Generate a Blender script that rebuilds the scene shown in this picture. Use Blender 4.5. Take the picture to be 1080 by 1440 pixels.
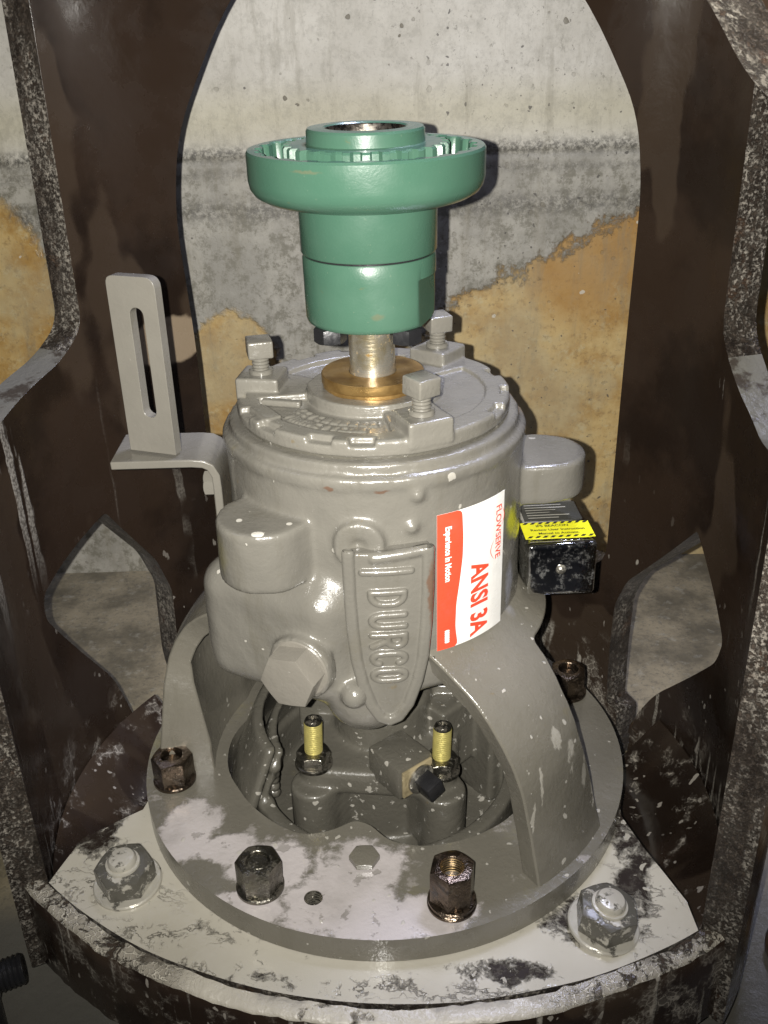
import bpy, bmesh, math, random
import numpy as np
from mathutils import Vector, Matrix
from mathutils.geometry import delaunay_2d_cdt
random.seed(7); rng = np.random.default_rng(7)
for o in list(bpy.data.objects): bpy.data.objects.remove(o)
SC = bpy.context.scene
COL = SC.collection
R = math.radians
PI = math.pi

# ------------------------------------------------------------------ camera
F_PX, PITCH, ROLL, YAW = 1400., R(27), R(1.55), R(0.45)
CAM = Vector((0, -.66, .557))
cd = bpy.data.cameras.new('camera'); cam = bpy.data.objects.new('camera', cd); COL.objects.link(cam)
cd.sensor_fit = 'VERTICAL'; cd.sensor_height = 24; cd.lens = 24*F_PX/1440
cd.clip_start = .02; cd.clip_end = 50
fw = Vector((math.sin(YAW)*math.cos(PITCH), math.cos(YAW)*math.cos(PITCH), -math.sin(PITCH)))
rt = fw.cross(Vector((0, 0, 1))).normalized(); up = rt.cross(fw)
# the phone is turned by a small roll
rt2 = rt*math.cos(ROLL) - up*math.sin(ROLL)
up2 = up*math.cos(ROLL) + rt*math.sin(ROLL)
M = Matrix((rt2, up2, -fw)).transposed().to_4x4(); M.translation = CAM
cam.matrix_world = M
SC.camera = cam

# ------------------------------------------------------------------ light: phone flash beside the lens, room lamp above and behind
w = bpy.data.worlds.new('World'); SC.world = w; w.use_nodes = True
w.node_tree.nodes['Background'].inputs[0].default_value = (.75, .8, 1, 1)
w.node_tree.nodes['Background'].inputs[1].default_value = .015
def lamp(name, typ, loc, look, energy, color, **k):
    l = bpy.data.lights.new(name, typ); l.energy = energy; l.color = color
    for a, v in k.items(): setattr(l, a, v)
    o = bpy.data.objects.new(name, l); COL.objects.link(o)
    o.location = loc; o.rotation_euler = (Vector(look)-Vector(loc)).to_track_quat('-Z', 'Y').to_euler()
    return o
FL = CAM - rt2*.017 + up2*.002
lamp('phone_flash', 'SPOT', FL, FL+fw+up*.20, 54, (1, .965, .90), spot_size=R(100), spot_blend=1.0, shadow_soft_size=.0022)
lamp('room_lamp', 'AREA', (.30, .32, 1.35), (.05, .05, .2), 2.7, (.68, .72, 1), shape='RECTANGLE', size=.35, size_y=.2, spread=R(70))
SC.view_settings.view_transform = 'Standard'; SC.view_settings.look = 'None'
SC.view_settings.exposure = 0; SC.view_settings.gamma = 1

# ------------------------------------------------------------------ node helpers
class N:
    def __init__(s, name, rough=.4, metal=0, spec=.5, coat=0):
        s.m = bpy.data.materials.new(name); s.m.use_nodes = True
        s.t = s.m.node_tree; s.b = s.t.nodes['Principled BSDF']
        s.b.inputs['Roughness'].default_value = rough; s.b.inputs['Metallic'].default_value = metal
        s.b.inputs['Specular IOR Level'].default_value = spec; s.b.inputs['Coat Weight'].default_value = coat
        s.b.inputs['Coat Roughness'].default_value = .08
        s.co = s.t.nodes.new('ShaderNodeTexCoord').outputs['Object']
    def n(s, t): return s.t.nodes.new(t)
    def l(s, a, b): s.t.links.new(a, b)
    def inp(s, sock, v):
        if isinstance(v, bpy.types.NodeSocket): s.l(v, sock)
        elif isinstance(v, tuple) and len(v) == 3 and sock.type == 'RGBA': sock.default_value = (*v, 1)
        else: sock.default_value = v
    def math(s, op, a, b=0., c=0.):
        n = s.n('ShaderNodeMath'); n.operation = op
        s.inp(n.inputs[0], a); s.inp(n.inputs[1], b); s.inp(n.inputs[2], c); return n.outputs[0]
    def vmath(s, op, a, b=(0, 0, 0)):
        n = s.n('ShaderNodeVectorMath'); n.operation = op; s.inp(n.inputs[0], a); s.inp(n.inputs[1], b)
        return n.outputs['Value'] if op in ('LENGTH', 'DISTANCE', 'DOT_PRODUCT') else n.outputs[0]
    def mp(s, co, scale=(1, 1, 1), loc=(0, 0, 0), rot=(0, 0, 0)):
        n = s.n('ShaderNodeMapping'); s.l(co, n.inputs[0]); n.inputs['Scale'].default_value = scale
        n.inputs['Location'].default_value = loc; n.inputs['Rotation'].default_value = rot; return n.outputs[0]
    def noise(s, scale, det=4, rough=.6, co=None, dist=0):
        n = s.n('ShaderNodeTexNoise'); s.l(co or s.co, n.inputs['Vector']); n.inputs['Scale'].default_value = scale
        n.inputs['Detail'].default_value = det; n.inputs['Roughness'].default_value = rough; n.inputs['Distortion'].default_value = dist
        return n.outputs['Fac']
    def vor(s, scale, co=None, feat='F1', out='Distance', rnd=1):
        n = s.n('ShaderNodeTexVoronoi'); n.feature = feat; s.l(co or s.co, n.inputs['Vector'])
        n.inputs['Scale'].default_value = scale; n.inputs['Randomness'].default_value = rnd; return n.outputs[out], n
    def rng(s, v, a, b, c=0., d=1., smooth=True):
        n = s.n('ShaderNodeMapRange'); n.interpolation_type = 'SMOOTHSTEP' if smooth else 'LINEAR'
        s.inp(n.inputs[0], v)
        for i, x in enumerate((a, b, c, d)): n.inputs[i+1].default_value = x
        return n.outputs[0]
    def mix(s, f, a, b, mode='MIX'):
        n = s.n('ShaderNodeMix'); n.data_type = 'RGBA'; n.blend_type = mode
        s.inp(n.inputs[0], f); s.inp(n.inputs[6], a); s.inp(n.inputs[7], b); return n.outputs[2]
    def sep(s, co=None):
        n = s.n('ShaderNodeSeparateXYZ'); s.l(co or s.co, n.inputs[0]); return n.outputs
    def comb(s, x, y, z):
        n = s.n('ShaderNodeCombineXYZ'); s.inp(n.inputs[0], x); s.inp(n.inputs[1], y); s.inp(n.inputs[2], z); return n.outputs[0]
    def warp(s, amt, scale, co=None):
        n = s.n('ShaderNodeTexNoise'); s.l(co or s.co, n.inputs['Vector']); n.inputs['Scale'].default_value = scale
        n.inputs['Detail'].default_value = 5
        a = s.vmath('SUBTRACT', n.outputs['Color'], (.5, .5, .5))
        m = s.n('ShaderNodeVectorMath'); m.operation = 'SCALE'; s.l(a, m.inputs[0]); m.inputs['Scale'].default_value = amt
        return s.vmath('ADD', co or s.co, m.outputs[0])
    def blobs(s, co, pts, soft=0.):
        """union of soft ellipses: (x, y, z, rx, ry, rz) -> 1 inside"""
        out = None
        for (x, y, z, a, b, c) in pts:
            v = s.mp(co, (1/a, 1/b, 1/c), (-x/a, -y/b, -z/c))
            f = s.rng(s.vmath('LENGTH', v), 1.06+soft, .94-soft)
            out = f if out is None else s.math('MAXIMUM', out, f)
        return out
    def spots(s, scale, lo, hi, co=None, keep=.35):
        """small splashes: voronoi cells, some empty, each with its own size"""
        d, n = s.vor(scale, co)
        c = s.n('ShaderNodeSeparateColor'); s.l(n.outputs['Color'], c.inputs[0])
        size = s.math('MULTIPLY', s.rng(c.outputs[0], 1-keep, 1, 0, 1, False), hi)
        size = s.math('ADD', size, s.math('MULTIPLY', s.math('GREATER_THAN', c.outputs[0], 1-keep), lo))
        return s.rng(s.math('SUBTRACT', size, d), -.015, .015)
    def col(s, v): s.inp(s.b.inputs['Base Color'], v)
    def set(s, k, v): s.inp(s.b.inputs[k], v)
    def bump(s, h, dist=.001, strength=1, prev=None):
        n = s.n('ShaderNodeBump'); s.l(h, n.inputs['Height']); n.inputs['Distance'].default_value = dist
        n.inputs['Strength'].default_value = strength
        if prev is not None: s.l(prev, n.inputs['Normal'])
        s.l(n.outputs[0], s.b.inputs['Normal']); return n.outputs[0]

# ------------------------------------------------------------------ materials
MILK = (.46, .435, .37)
def mat_enamel(name, base=(.154, .146, .126), spot=.12, milk=None, stains=True, rough=.22, bump=1., marks=False):
    s = N(name, rough, coat=.35)
    n1 = s.noise(9, 5); n2 = s.noise(42, 4)
    c = s.mix(s.rng(n1, .35, .7), base, tuple(v*.84 for v in base))
    if stains:
        c = s.mix(s.math('MULTIPLY', s.rng(s.noise(14, 6, .7), .62, .74), .4), c, (.16, .135, .06))
        c = s.mix(s.math('MULTIPLY', s.rng(s.noise(70, 3, .7), .70, .76), .5), c, (.15, .11, .05))
    rgh = s.rng(n2, .3, .7, rough*.7, rough*1.5)
    h = s.math('ADD', s.math('MULTIPLY', s.noise(55, 3, .5), .6), s.math('MULTIPLY', s.noise(230, 5, .65), .5))
    if marks:
        co = s.warp(.008, 120)
        c = s.mix(s.math('MULTIPLY', s.blobs(co, [(.096, -.050, .236, .007, .010, .012)], .4), .8), c, (.42, .42, .03))
        c = s.mix(s.math('MULTIPLY', s.blobs(co, [(.0955, -.052, .185, .006, .008, .020)], .3), .6), c, (.34, .35, .42))
        c = s.mix(s.math('MULTIPLY', s.blobs(co, [(-.104, -.106, .246, .006, .02, .012)], .7), .6), c, (.14, .125, .04))
        c = s.mix(s.math('MULTIPLY', s.blobs(co, [(.0335, -.112, .22, .0022, .02, .022), (.003, -.106, .289, .004, .01, .0014), (-.03, -.102, .290, .003, .01, .0014)], .3), .8), c, (.12, .065, .04))
        c = s.mix(s.blobs(s.warp(.003, 150), [(-.075, -.112, .266, .004, .003, .006), (-.088, -.092, .266, .002, .002, .006), (-.056, -.100, .266, .0018, .002, .006), (-.045, -.130, .180, .0012, .01, .001), (-.090, -.118, .166, .0008, .01, .006), (-.07, -.125, .155, .0008, .01, .004)]), c, (.55, .53, .48))
        co = s.warp(.010, 60)
        dr = s.blobs(co, [(.118, -.118, .098, .006, .006, .012), (.130, -.112, .080, .006, .006, .016), (.144, -.104, .058, .003, .006, .020), (.154, -.098, .030, .0022, .006, .024), (.108, -.138, .075, .002, .01, .02), (.101, -.150, .055, .0018, .01, .014)], .5)
        dr = s.rng(s.math('ADD', s.math('MULTIPLY', dr, .35), s.noise(90, 8, .75, s.mp(s.co, (1, 1, .4)))), .72, .80)
        c = s.mix(s.math('MULTIPLY', dr, .6), c, (.42, .40, .35))
        c = s.mix(s.math('MULTIPLY', s.rng(s.noise(40, 6, .7, s.mp(s.warp(.006, 60), (1, 1, .12))), .52, .68), .30), c, (.10, .092, .07))
        gr = s.math('MULTIPLY', s.rng(s.noise(22, 7, .75), .55, .68), .35)
        c = s.mix(gr, c, (.12, .11, .085))
    if milk:
        co = s.warp(.035, 22)
        m = s.rng(s.math('ADD', s.math('MULTIPLY', s.blobs(co, milk, .45), .42), s.noise(34, 9, .72, s.warp(.01, 60))), .62, .80)
        m = s.math('MAXIMUM', m, s.math('MULTIPLY', s.rng(s.noise(26, 6, .65), .60, .66), .35))
        hole = s.rng(s.noise(60, 5, .6), .60, .64)
        m2 = s.math('MULTIPLY', m, s.math('SUBTRACT', s.rng(s.noise(18, 5, .6), .3, .55, .72, 1.), s.math('MULTIPLY', hole, .45)))
        c = s.mix(s.math('MULTIPLY', s.rng(s.noise(12, 5, .7), .54, .70), .38), c, (.21, .19, .075))
        c = s.mix(m2, c, (.48, .445, .44))
        rgh = s.math('SUBTRACT', rgh, s.math('MULTIPLY', m2, .08))
        h = s.math('ADD', h, s.math('MULTIPLY', m2, .5))
    if spot:
        sp = s.spots(110, .03, .24, s.warp(.014, 60), spot*.6)
        sp = s.math('MAXIMUM', sp, s.math('MULTIPLY', s.rng(s.noise(130, 4, .6), .73-spot*.12, .76-spot*.12), .8))
        c = s.mix(s.math('MULTIPLY', sp, .7), c, (.46, .44, .39))
        h = s.math('ADD', h, s.math('MULTIPLY', sp, .3))
    s.col(c); s.set('Roughness', rgh); s.bump(h, .0011*bump, .8)
    return s.m
def simple(name, col, rough=.4, metal=0, bump=.0003, bs=120, var=.2, spec=.5, grime=None):
    s = N(name, rough, metal, spec)
    c = s.mix(s.rng(s.noise(bs*.4, 5), .3, .7), col, tuple(v*(1-var) for v in col))
    if grime:
        c = s.mix(s.rng(s.noise(bs*.6, 6, .7), .52, .62), c, grime)
        s.set('Metallic', s.rng(s.noise(bs*.6, 6, .7), .52, .62, metal, metal*.2))
    s.col(c); s.set('Roughness', s.rng(s.noise(bs, 4), .3, .7, rough*.7, rough*1.3))
    s.bump(s.noise(bs*2, 4), bump, .8); return s.m

M_BODY = mat_enamel('grey_enamel', spot=.05, marks=True)
M_LID = mat_enamel('grey_enamel_cover', (.172, .163, .140), spot=.0, bump=1.2)
M_LEG = mat_enamel('grey_enamel_adapter', (.148, .138, .113), spot=.3, marks=True)
M_FLANGE = mat_enamel('grey_enamel_flange', (.148, .138, .113), spot=.35, milk=[
    (-.150, -.090, 0, .022, .035, .05), (-.118, -.11, 0, .022, .016, .05), (-.035, -.165, 0, .046, .026, .05), (-.008, -.178, 0, .05, .018, .05),
    (-.02, -.135, 0, .032, .028, .05), (.028, -.178, 0, .030, .020, .05), (-.085, -.128, 0, .03, .02, .05), (-.10, -.165, 0, .03, .012, .05)])
M_CAST = mat_enamel('dark_wet_casting', (.100, .094, .077), spot=.75, rough=.25, bump=1.6)
M_BRACKET = mat_enamel('grey_bracket_paint', (.172, .162, .139), spot=.02, bump=.5, stains=False)
_s = None
M_PLUG = mat_enamel('grey_plug_paint', (.188, .175, .150), spot=.1, bump=.8)

s = N('green_enamel', .25, coat=.3)
c = s.mix(s.rng(s.noise(8, 4), .35, .7), (.048, .112, .076), (.060, .128, .088))
c = s.mix(s.math('MULTIPLY', s.rng(s.noise(60, 6, .7, s.mp(s.co, (1, 1, 2.2))), .66, .74), .7), c, (.10, .11, .05))
c = s.mix(s.math('MULTIPLY', s.rng(s.noise(300, 5, .7, s.mp(s.co, (1, 1, 1))), .66, .70), .6), c, (.12, .17, .12))
c = s.mix(s.math('MULTIPLY', s.blobs(s.warp(.004, 200), [(-.035, -.066, .104, .008, .01, .0008), (.004, -.044, .012, .004, .01, .0016), (-.050, -.050, .080, .012, .02, .0010)], .5), .6), c, (.12, .12, .07))
s.col(c); s.set('Roughness', s.rng(s.noise(30, 4), .3, .7, .22, .42))
s.bump(s.math('ADD', s.math('MULTIPLY', s.noise(600, 4), .5), s.math('MULTIPLY', s.noise(45, 3), .8)), .0003, .7)
M_GREEN = s.m
M_BORE = simple('machined_steel_bore', (.42, .38, .33), .28, 1, .0001, 300)
def mat_shaft():
    s = N('worn_steel_shaft', .24, .85)
    z = s.sep()[2]
    c = s.mix(s.rng(s.noise(40, 4), .4, .6), (.68, .64, .54), (.50, .42, .25))
    c = s.mix(s.rng(s.noise(70, 6, .7), .56, .62), c, (.28, .17, .05))
    s.col(c); s.set('Metallic', s.rng(s.noise(70, 6, .7), .56, .62, .85, .3))
    s.bump(s.noise(300, 4, co=s.mp(s.co, (.3, .3, 2))), .0002); return s.m
M_SHAFT = mat_shaft()
s = N('bronze_seal', .32, .75)
rr = s.vmath('LENGTH', s.vmath('MULTIPLY', s.co, (1, 1, 0)))
ring = s.math('SINE', s.math('MULTIPLY', rr, 9000))
c = s.mix(s.rng(s.noise(50, 5), .35, .65), (.42, .27, .10), (.24, .14, .045))
s.col(c); s.set('Roughness', s.rng(s.noise(60, 4), .3, .7, .25, .5))
s.bump(s.math('ADD', s.math('MULTIPLY', ring, .15), s.noise(240, 3)), .00018); M_BRONZE = s.m
M_GOLD = simple('yellow_zinc_thread', (.66, .58, .20), .35, .6, .0001, 300)
M_WETNUT = simple('dark_wet_nut', (.27, .255, .215), .22, .95, .0011, 130, .6, grime=(.07, .062, .05))
M_RUSTNUT = simple('bronzed_rusty_nut', (.20, .155, .115), .2, .95, .0012, 110, .7, grime=(.030, .022, .016))
M_BRASSIN = simple('brassy_thread', (.42, .30, .15), .3, .9, .0002, 200)
M_BLACK = simple('black_oxide_screw', (.025, .025, .027), .3, .3, .0002, 200)
M_ZINC = simple('zinc_screw', (.42, .40, .35), .3, .9, .0003, 200, grime=(.22, .21, .18))
s = N('chrome_case', .07, 1)
sm = s.rng(s.noise(55, 7, .75), .50, .68)
dust = s.math('MAXIMUM', s.math('MULTIPLY', s.rng(s.noise(120, 7, .8), .52, .70), .35), s.spots(90, .0, .06, None, .12))
c = s.mix(sm, (.66, .66, .65), (.40, .40, .37)); c = s.mix(dust, c, (.45, .44, .40)); s.col(c)
s.set('Metallic', s.math('SUBTRACT', 1, s.math('MULTIPLY', dust, .6)))
s.set('Roughness', s.math('ADD', s.rng(sm, 0, 1, .06, .40), s.math('MULTIPLY', dust, .3))); s.bump(s.noise(160, 5), .00025); M_CHROME = s.m
def flat(name, col, rough=.35):
    s = N(name, rough)
    g = s.math('MULTIPLY', s.rng(s.noise(45, 8, .75), .50, .72), .22)
    s.col(s.mix(s.math('MAXIMUM', g, s.math('MULTIPLY', s.rng(s.noise(420, 4, .7), .70, .74), .5)), col, tuple(v*.45+.09 for v in col)))
    s.set('Roughness', s.rng(s.noise(60, 4), .3, .7, rough*.7, rough*1.4)); s.bump(s.noise(70, 4), .0006, .7); return s.m
M_WHITE = flat('sticker_white', (.80, .79, .76)); M_RED = flat('sticker_red', (.80, .075, .035)); M_DKRED = flat('sticker_dark_red', (.35, .02, .02))
M_YEL = flat('label_yellow', (.82, .80, .02)); M_INK = flat('black_ink', (.015, .015, .012))
M_DKLABEL = flat('label_dark', (.035, .035, .03)); M_LTINK = flat('label_grey_ink', (.35, .34, .30))

# milky sludge over the brown base plate
s = N('sludge_covered_plate', .22)
co = s.warp(.03, 30); co2 = s.warp(.010, 120, co)
zone = s.blobs(co, [(.160, -.150, -.03, .035, .016, .1), (.105, -.194, -.03, .035, .010, .1), (.198, -.100, -.03, .010, .03, .1), (.205, -.06, -.03, .03, .03, .1),
                     (-.225, -.085, -.03, .022, .035, .1)], .5)
zone2 = s.blobs(co, [(-.195, -.150, -.03, .045, .014, .1), (-.13, -.185, -.03, .05, .008, .1), (-.02, -.216, -.03, .13, .006, .1), (.08, -.212, -.03, .06, .005, .1), (-.215, -.115, -.03, .03, .012, .1), (.19, -.13, -.03, .03, .03, .1)], .8)
nz = s.noise(55, 10, .78, s.warp(.02, 50))
dark = s.rng(s.math('ADD', nz, s.math('ADD', s.math('MULTIPLY', zone, .22), s.math('MULTIPLY', zone2, .09))), .60, .745)
nz2 = s.rng(s.math('ABSOLUTE', s.math('SUBTRACT', s.noise(26, 6, .65, s.mp(s.warp(.02, 40), (1, 1.7, 1), rot=(0, 0, -.5))), .5)), .020, .0)
dark = s.math('MAXIMUM', dark, s.math('MULTIPLY', nz2, s.math('MULTIPLY', zone2, .75)))
dark = s.math('MULTIPLY', dark, s.math('SUBTRACT', 1, s.math('MULTIPLY', s.spots(140, .05, .35, co2, .5), .8)))
vein = s.rng(s.noise(150, 6, .75), .50, .62)
c = s.mix(dark, s.mix(s.rng(s.noise(10, 4), .4, .7), MILK, (.40, .375, .31)), s.mix(vein, (.020, .014, .010), (.055, .047, .037)))
s.col(c); s.set('Roughness', s.rng(dark, 0, 1, .10, .55)); s.set('Specular IOR Level', s.rng(dark, 0, 1, .5, .2))
b1 = s.bump(s.math('ADD', s.math('MULTIPLY', s.math('SUBTRACT', 1, dark), .8), s.math('MULTIPLY', s.noise(300, 3), .12)), .0016, .8)
M_SLUDGE = s.m

def mat_brown(name, edge=False, level=False):
    """dark brown coated steel: damp patches, drips, sludge splashes"""
    s = N(name, .3, coat=.08)
    x, y, z = s.sep()
    th = s.math('ARCTAN2', x, s.math('MULTIPLY', y, -1))
    cyl = s.comb(s.math('MULTIPLY', th, .28), 0., z)
    c = s.mix(s.rng(s.noise(5, 8, .6, cyl), .44, .56), (.013, .0085, .006), (.024, .0155, .0105))
    c = s.mix(s.math('MULTIPLY', s.rng(s.noise(7, 3, .5, s.mp(s.warp(.01, 40, cyl), (1, 1, .45), (.3, 0, .2))), .53, .55), .75), c, (.040, .028, .019))
    c = s.mix(s.blobs(s.warp(.02, 30), [(-.19, .17, .293, .05, .05, .026)]), c, (.20, .155, .105))
    # runs of dried sludge below the sills
    run = s.noise(60, 2, .5, s.mp(s.warp(.006, 40, cyl), (1, 1, .045)))
    run = s.rng(run, .59, .63)
    zone1 = s.math('MULTIPLY', s.rng(z, .315, .30), s.math('MULTIPLY', s.rng(z, .12, .22), s.rng(s.math('ABSOLUTE', th), 1.2, 1.35)))
    zone1 = s.math('MULTIPLY', zone1, s.rng(s.math('ABSOLUTE', th), 2.02, 1.95))
    zone2 = s.rng(z, -.02, -.03)
    zone3 = s.math('MULTIPLY', s.rng(s.noise(9, 3, .5, cyl), .52, .60), s.rng(z, .22, .10, 0, .55))
    runm = s.math('MULTIPLY', run, s.math('MAXIMUM', s.math('MAXIMUM', zone1, zone3), zone2)) if not level else s.math('MULTIPLY', zone2, 0.)
    grit = s.noise(420, 3, .7)
    c = s.mix(s.math('MULTIPLY', runm, s.rng(grit, .4, .6, .25, .8)), c, (.30, .28, .24))
    # splashes: more of them low down
    sp = s.spots(60, .02, .20, s.warp(.022, 60, s.mp(s.co, (1.3, 1.3, .5))), .3)
    sp2 = s.spots(150, .03, .26, s.warp(.012, 90, s.mp(s.co, (1, 1, .6))), .35)
    sp2 = s.math('MULTIPLY', sp2, s.rng(s.noise(12, 4), .45, .6))
    low = s.rng(z, .20, -.04)
    c = s.mix(s.math('MULTIPLY', s.math('MAXIMUM', sp, sp2), s.math('MULTIPLY', low, .62)), c, (.40, .37, .32))
    c = s.mix(s.math('MULTIPLY', s.spots(45, .01, .06, s.warp(.01, 60, s.mp(s.co, (1, 1, .5))), .12), .6), c, (.40, .37, .32))
    smear = s.math('MULTIPLY', s.rng(z, -.0, -.07), s.rng(s.noise(34, 7, .7), .50, .60)) if not level else s.rng(s.noise(34, 7, .7), .55, .66)
    vein = s.rng(s.vor(170, s.warp(.02, 50), 'DISTANCE_TO_EDGE')[0], .10, .03)
    c = s.mix(s.math('MULTIPLY', smear, s.rng(vein, 0, 1, .25, .8)), c, (.36, .33, .28))
    h = s.math('ADD', s.math('MULTIPLY', s.noise(50, 4), .5), s.math('MULTIPLY', runm, .5))
    if edge:
        gr = s.rng(s.noise(330, 5, .75), .42, .58)
        lowc = s.rng(z, .0, -.06)
        c = s.mix(s.rng(s.noise(90, 5, .7), .40, .62), (.028, .021, .016), (.065, .052, .041))
        c = s.mix(s.math('MULTIPLY', s.rng(s.noise(25, 5, .7), .58, .66), .5), c, (.10, .055, .032))
        c = s.mix(s.math('MULTIPLY', s.math('MULTIPLY', s.rng(gr, .3, .8), s.rng(s.noise(40, 5, .7, s.mp(s.co, (1, 1, .3))), .42, .60)), .8), c, (.30, .275, .235))
        h = s.math('ADD', h, s.math('MULTIPLY', gr, 1.2)); s.set('Roughness', .34)
        s.bump(h, .0022, .9)
    else:
        s.set('Roughness', s.rng(s.noise(20, 5), .35, .65, .14, .34)); s.bump(h, .0010, .7)
    s.col(c); return s.m
M_BROWN = mat_brown('brown_coated_steel'); M_BROWNE = mat_brown('brown_steel_cut_edge', True); M_BROWNL = mat_brown('brown_steel_level', False, True)
# the sill tops and ledge carry a grey film
s = N('sludge_on_ledge', .25)
g = s.rng(s.noise(60, 7, .7, s.warp(.02, 60)), .43, .49)
v = s.rng(s.vor(210, s.warp(.012, 60), 'DISTANCE_TO_EDGE')[0], .03, .10)
x = s.sep()[0]
mid = s.rng(s.math('ABSOLUTE', s.math('ADD', x, -.01)), .17, .10)
amt = s.math('MAXIMUM', s.math('MULTIPLY', mid, s.rng(s.noise(50, 6), .30, .40)), s.math('MULTIPLY', g, s.rng(v, 0, 1, 1, .55)))
s.col(s.mix(amt, (.05, .038, .028), (.45, .42, .35))); s.bump(s.math('ADD', amt, s.math('MULTIPLY', s.noise(200, 4), .6)), .0022); M_LEDGE = s.m
s = N('grey_film_on_sill', .3)
s.col(s.mix(s.rng(s.noise(40, 6, .7), .5, .62), (.125, .12, .105), (.045, .037, .03))); s.bump(s.noise(150, 5), .001); M_SILL = s.m

# concrete wall: pale top coat, dark pitted joints, ochre bare patches below
s = N('coated_concrete_wall', .5)
s.co = s.mp(s.co, (1/1.06, 1/1.14, 1/1.06), (0, 0, .557-.557/1.06))
x, y, z = s.sep()
cw = s.warp(.05, 9); cw2 = s.warp(.02, 45, cw)
xw, yw, zw = s.sep(cw2)
base = s.mix(s.rng(s.noise(9, 8, .7), .35, .65), (.62, .60, .55), (.50, .48, .43))
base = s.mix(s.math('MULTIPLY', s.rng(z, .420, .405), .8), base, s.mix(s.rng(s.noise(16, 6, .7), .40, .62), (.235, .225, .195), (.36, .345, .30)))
base = s.mix(s.math('MULTIPLY', s.math('MULTIPLY', s.rng(z, .40, .45), s.rng(z, .50, .45)), .40), base, (.42, .38, .20))
bound = s.math('ADD', s.math('MULTIPLY', xw, .55), .175)
bound = s.math('ADD', s.math('MINIMUM', bound, .372), s.math('MULTIPLY', s.math('SUBTRACT', s.noise(14, 3), .5), .10))
och = s.rng(s.math('ADD', s.math('SUBTRACT', bound, zw), s.math('MULTIPLY', s.math('SUBTRACT', s.noise(70, 8, .75), .5), .10)), -.008, .010)
left = s.blobs(s.warp(.022, 130, cw2), [(-.46, .5, .24, .10, 1, .13), (-.42, .5, .10, .16, 1, .13), (-.17, .5, .13, .06, 1, .11)])
och = s.math('MAXIMUM', s.math('MULTIPLY', och, s.rng(x, -.26, -.22)), left)
oc = s.mix(s.rng(s.noise(11, 6, .7), .38, .62), (.54, .40, .18), (.36, .21, .06))
oc = s.mix(s.math('MULTIPLY', s.rng(s.noise(60, 8, .75), .52, .66), .7), oc, (.52, .45, .27))
oc = s.mix(s.math('MULTIPLY', s.rng(s.noise(90, 6, .75), .52, .62), .5), oc, (.24, .15, .06))
oc = s.mix(s.math('MULTIPLY', s.rng(s.noise(5, 6, .6, s.mp(s.co, (1, 1, 1), (2, 0, 1))), .52, .64), .5), oc, (.42, .37, .24))
oc = s.mix(s.math('MULTIPLY', s.blobs(cw2, [(.27, .5, .33, .07, 1, .08), (.24, .5, .26, .05, 1, .05)], .6), .75), oc, (.36, .19, .045))
fringe = s.math('MULTIPLY', s.rng(s.math('SUBTRACT', bound, zw), -.10, -.02), s.rng(s.noise(24, 7, .7), .5, .6))
base = s.mix(s.math('MULTIPLY', fringe, .35), base, (.42, .40, .36))
mott = s.rng(s.noise(75, 8, .78), .46, .62)
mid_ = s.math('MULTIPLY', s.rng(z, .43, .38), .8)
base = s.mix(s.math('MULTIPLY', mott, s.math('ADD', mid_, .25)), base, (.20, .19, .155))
fine = s.rng(s.noise(150, 9, .85, s.mp(s.warp(.01, 60), (1, 1, .7))), .57, .63)
base = s.mix(s.math('MULTIPLY', fine, s.rng(x, -.1, .15, .25, .8)), base, (.12, .11, .085))
c = s.mix(och, base, oc)
def joint(z0, wd, x0=-9):
    d = s.math('ABSOLUTE', s.math('SUBTRACT', s.math('ADD', z, s.math('MULTIPLY', s.noise(35, 5), .006)), z0+.003))
    return s.math('MULTIPLY', s.rng(d, wd*1.5, 0), s.rng(s.noise(160, 7, .8), .40, .58))
j = s.math('MAXIMUM', joint(.413, .010), s.math('MULTIPLY', joint(.392, .006), .5))
j = s.math('MAXIMUM', j, s.math('MULTIPLY', joint(.352, .014), .8))
j = s.math('MULTIPLY', j, s.math('SUBTRACT', 1, s.math('MULTIPLY', och, .7)))
c = s.mix(s.math('MULTIPLY', j, .85), c, (.055, .052, .045))
pit = s.spots(70, .05, .17, s.warp(.01, 60), .42)
pit2 = s.math('MULTIPLY', s.rng(s.noise(60, 9, .85, s.mp(s.co, (1, 1, .6))), .56, .62), s.rng(x, -.02, .10))
up_ = s.rng(z, .30, .42)
pz = s.math('MULTIPLY', s.rng(s.noise(7, 3), .45, .55), up_)
c = s.mix(s.math('MULTIPLY', s.math('MAXIMUM', pit, s.math('MULTIPLY', pit2, .45)), s.math('MULTIPLY', s.math('ADD', pz, .35), .8)), c, (.16, .145, .11))
blk = s.math('MAXIMUM', s.spots(55, .02, .07, None, .25), s.math('MULTIPLY', s.spots(100, .04, .14, s.warp(.012, 90), .4), s.rng(x, 0, .1)))
c = s.mix(s.math('MULTIPLY', blk, .8), c, (.06, .055, .05))
wht = s.spots(48, .02, .11, s.warp(.01, 80), .3)
c = s.mix(s.math('MULTIPLY', wht, s.math('MULTIPLY', och, .7)), c, (.62, .60, .52))
st_ = s.rng(s.noise(38, 6, .7, s.mp(s.warp(.01, 30), (1, 1, .12))), .50, .68)
c = s.mix(s.math('MULTIPLY', st_, .38), c, (.20, .18, .13))
c = s.mix(s.math('MULTIPLY', s.rng(s.noise(180, 7, .8), .55, .66), .30), c, (.13, .12, .095))
run = s.rng(s.noise(30, 3, .5, s.mp(s.co, (1, 1, .05))), .62, .66)
c = s.mix(s.math('MULTIPLY', run, s.rng(x, -.1, -.2, .0, .5)), c, (.30, .285, .25))
s.col(c)
s.set('Roughness', s.math('SUBTRACT', .55, s.math('MULTIPLY', s.rng(x, -.25, -.35), .3)))
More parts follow.
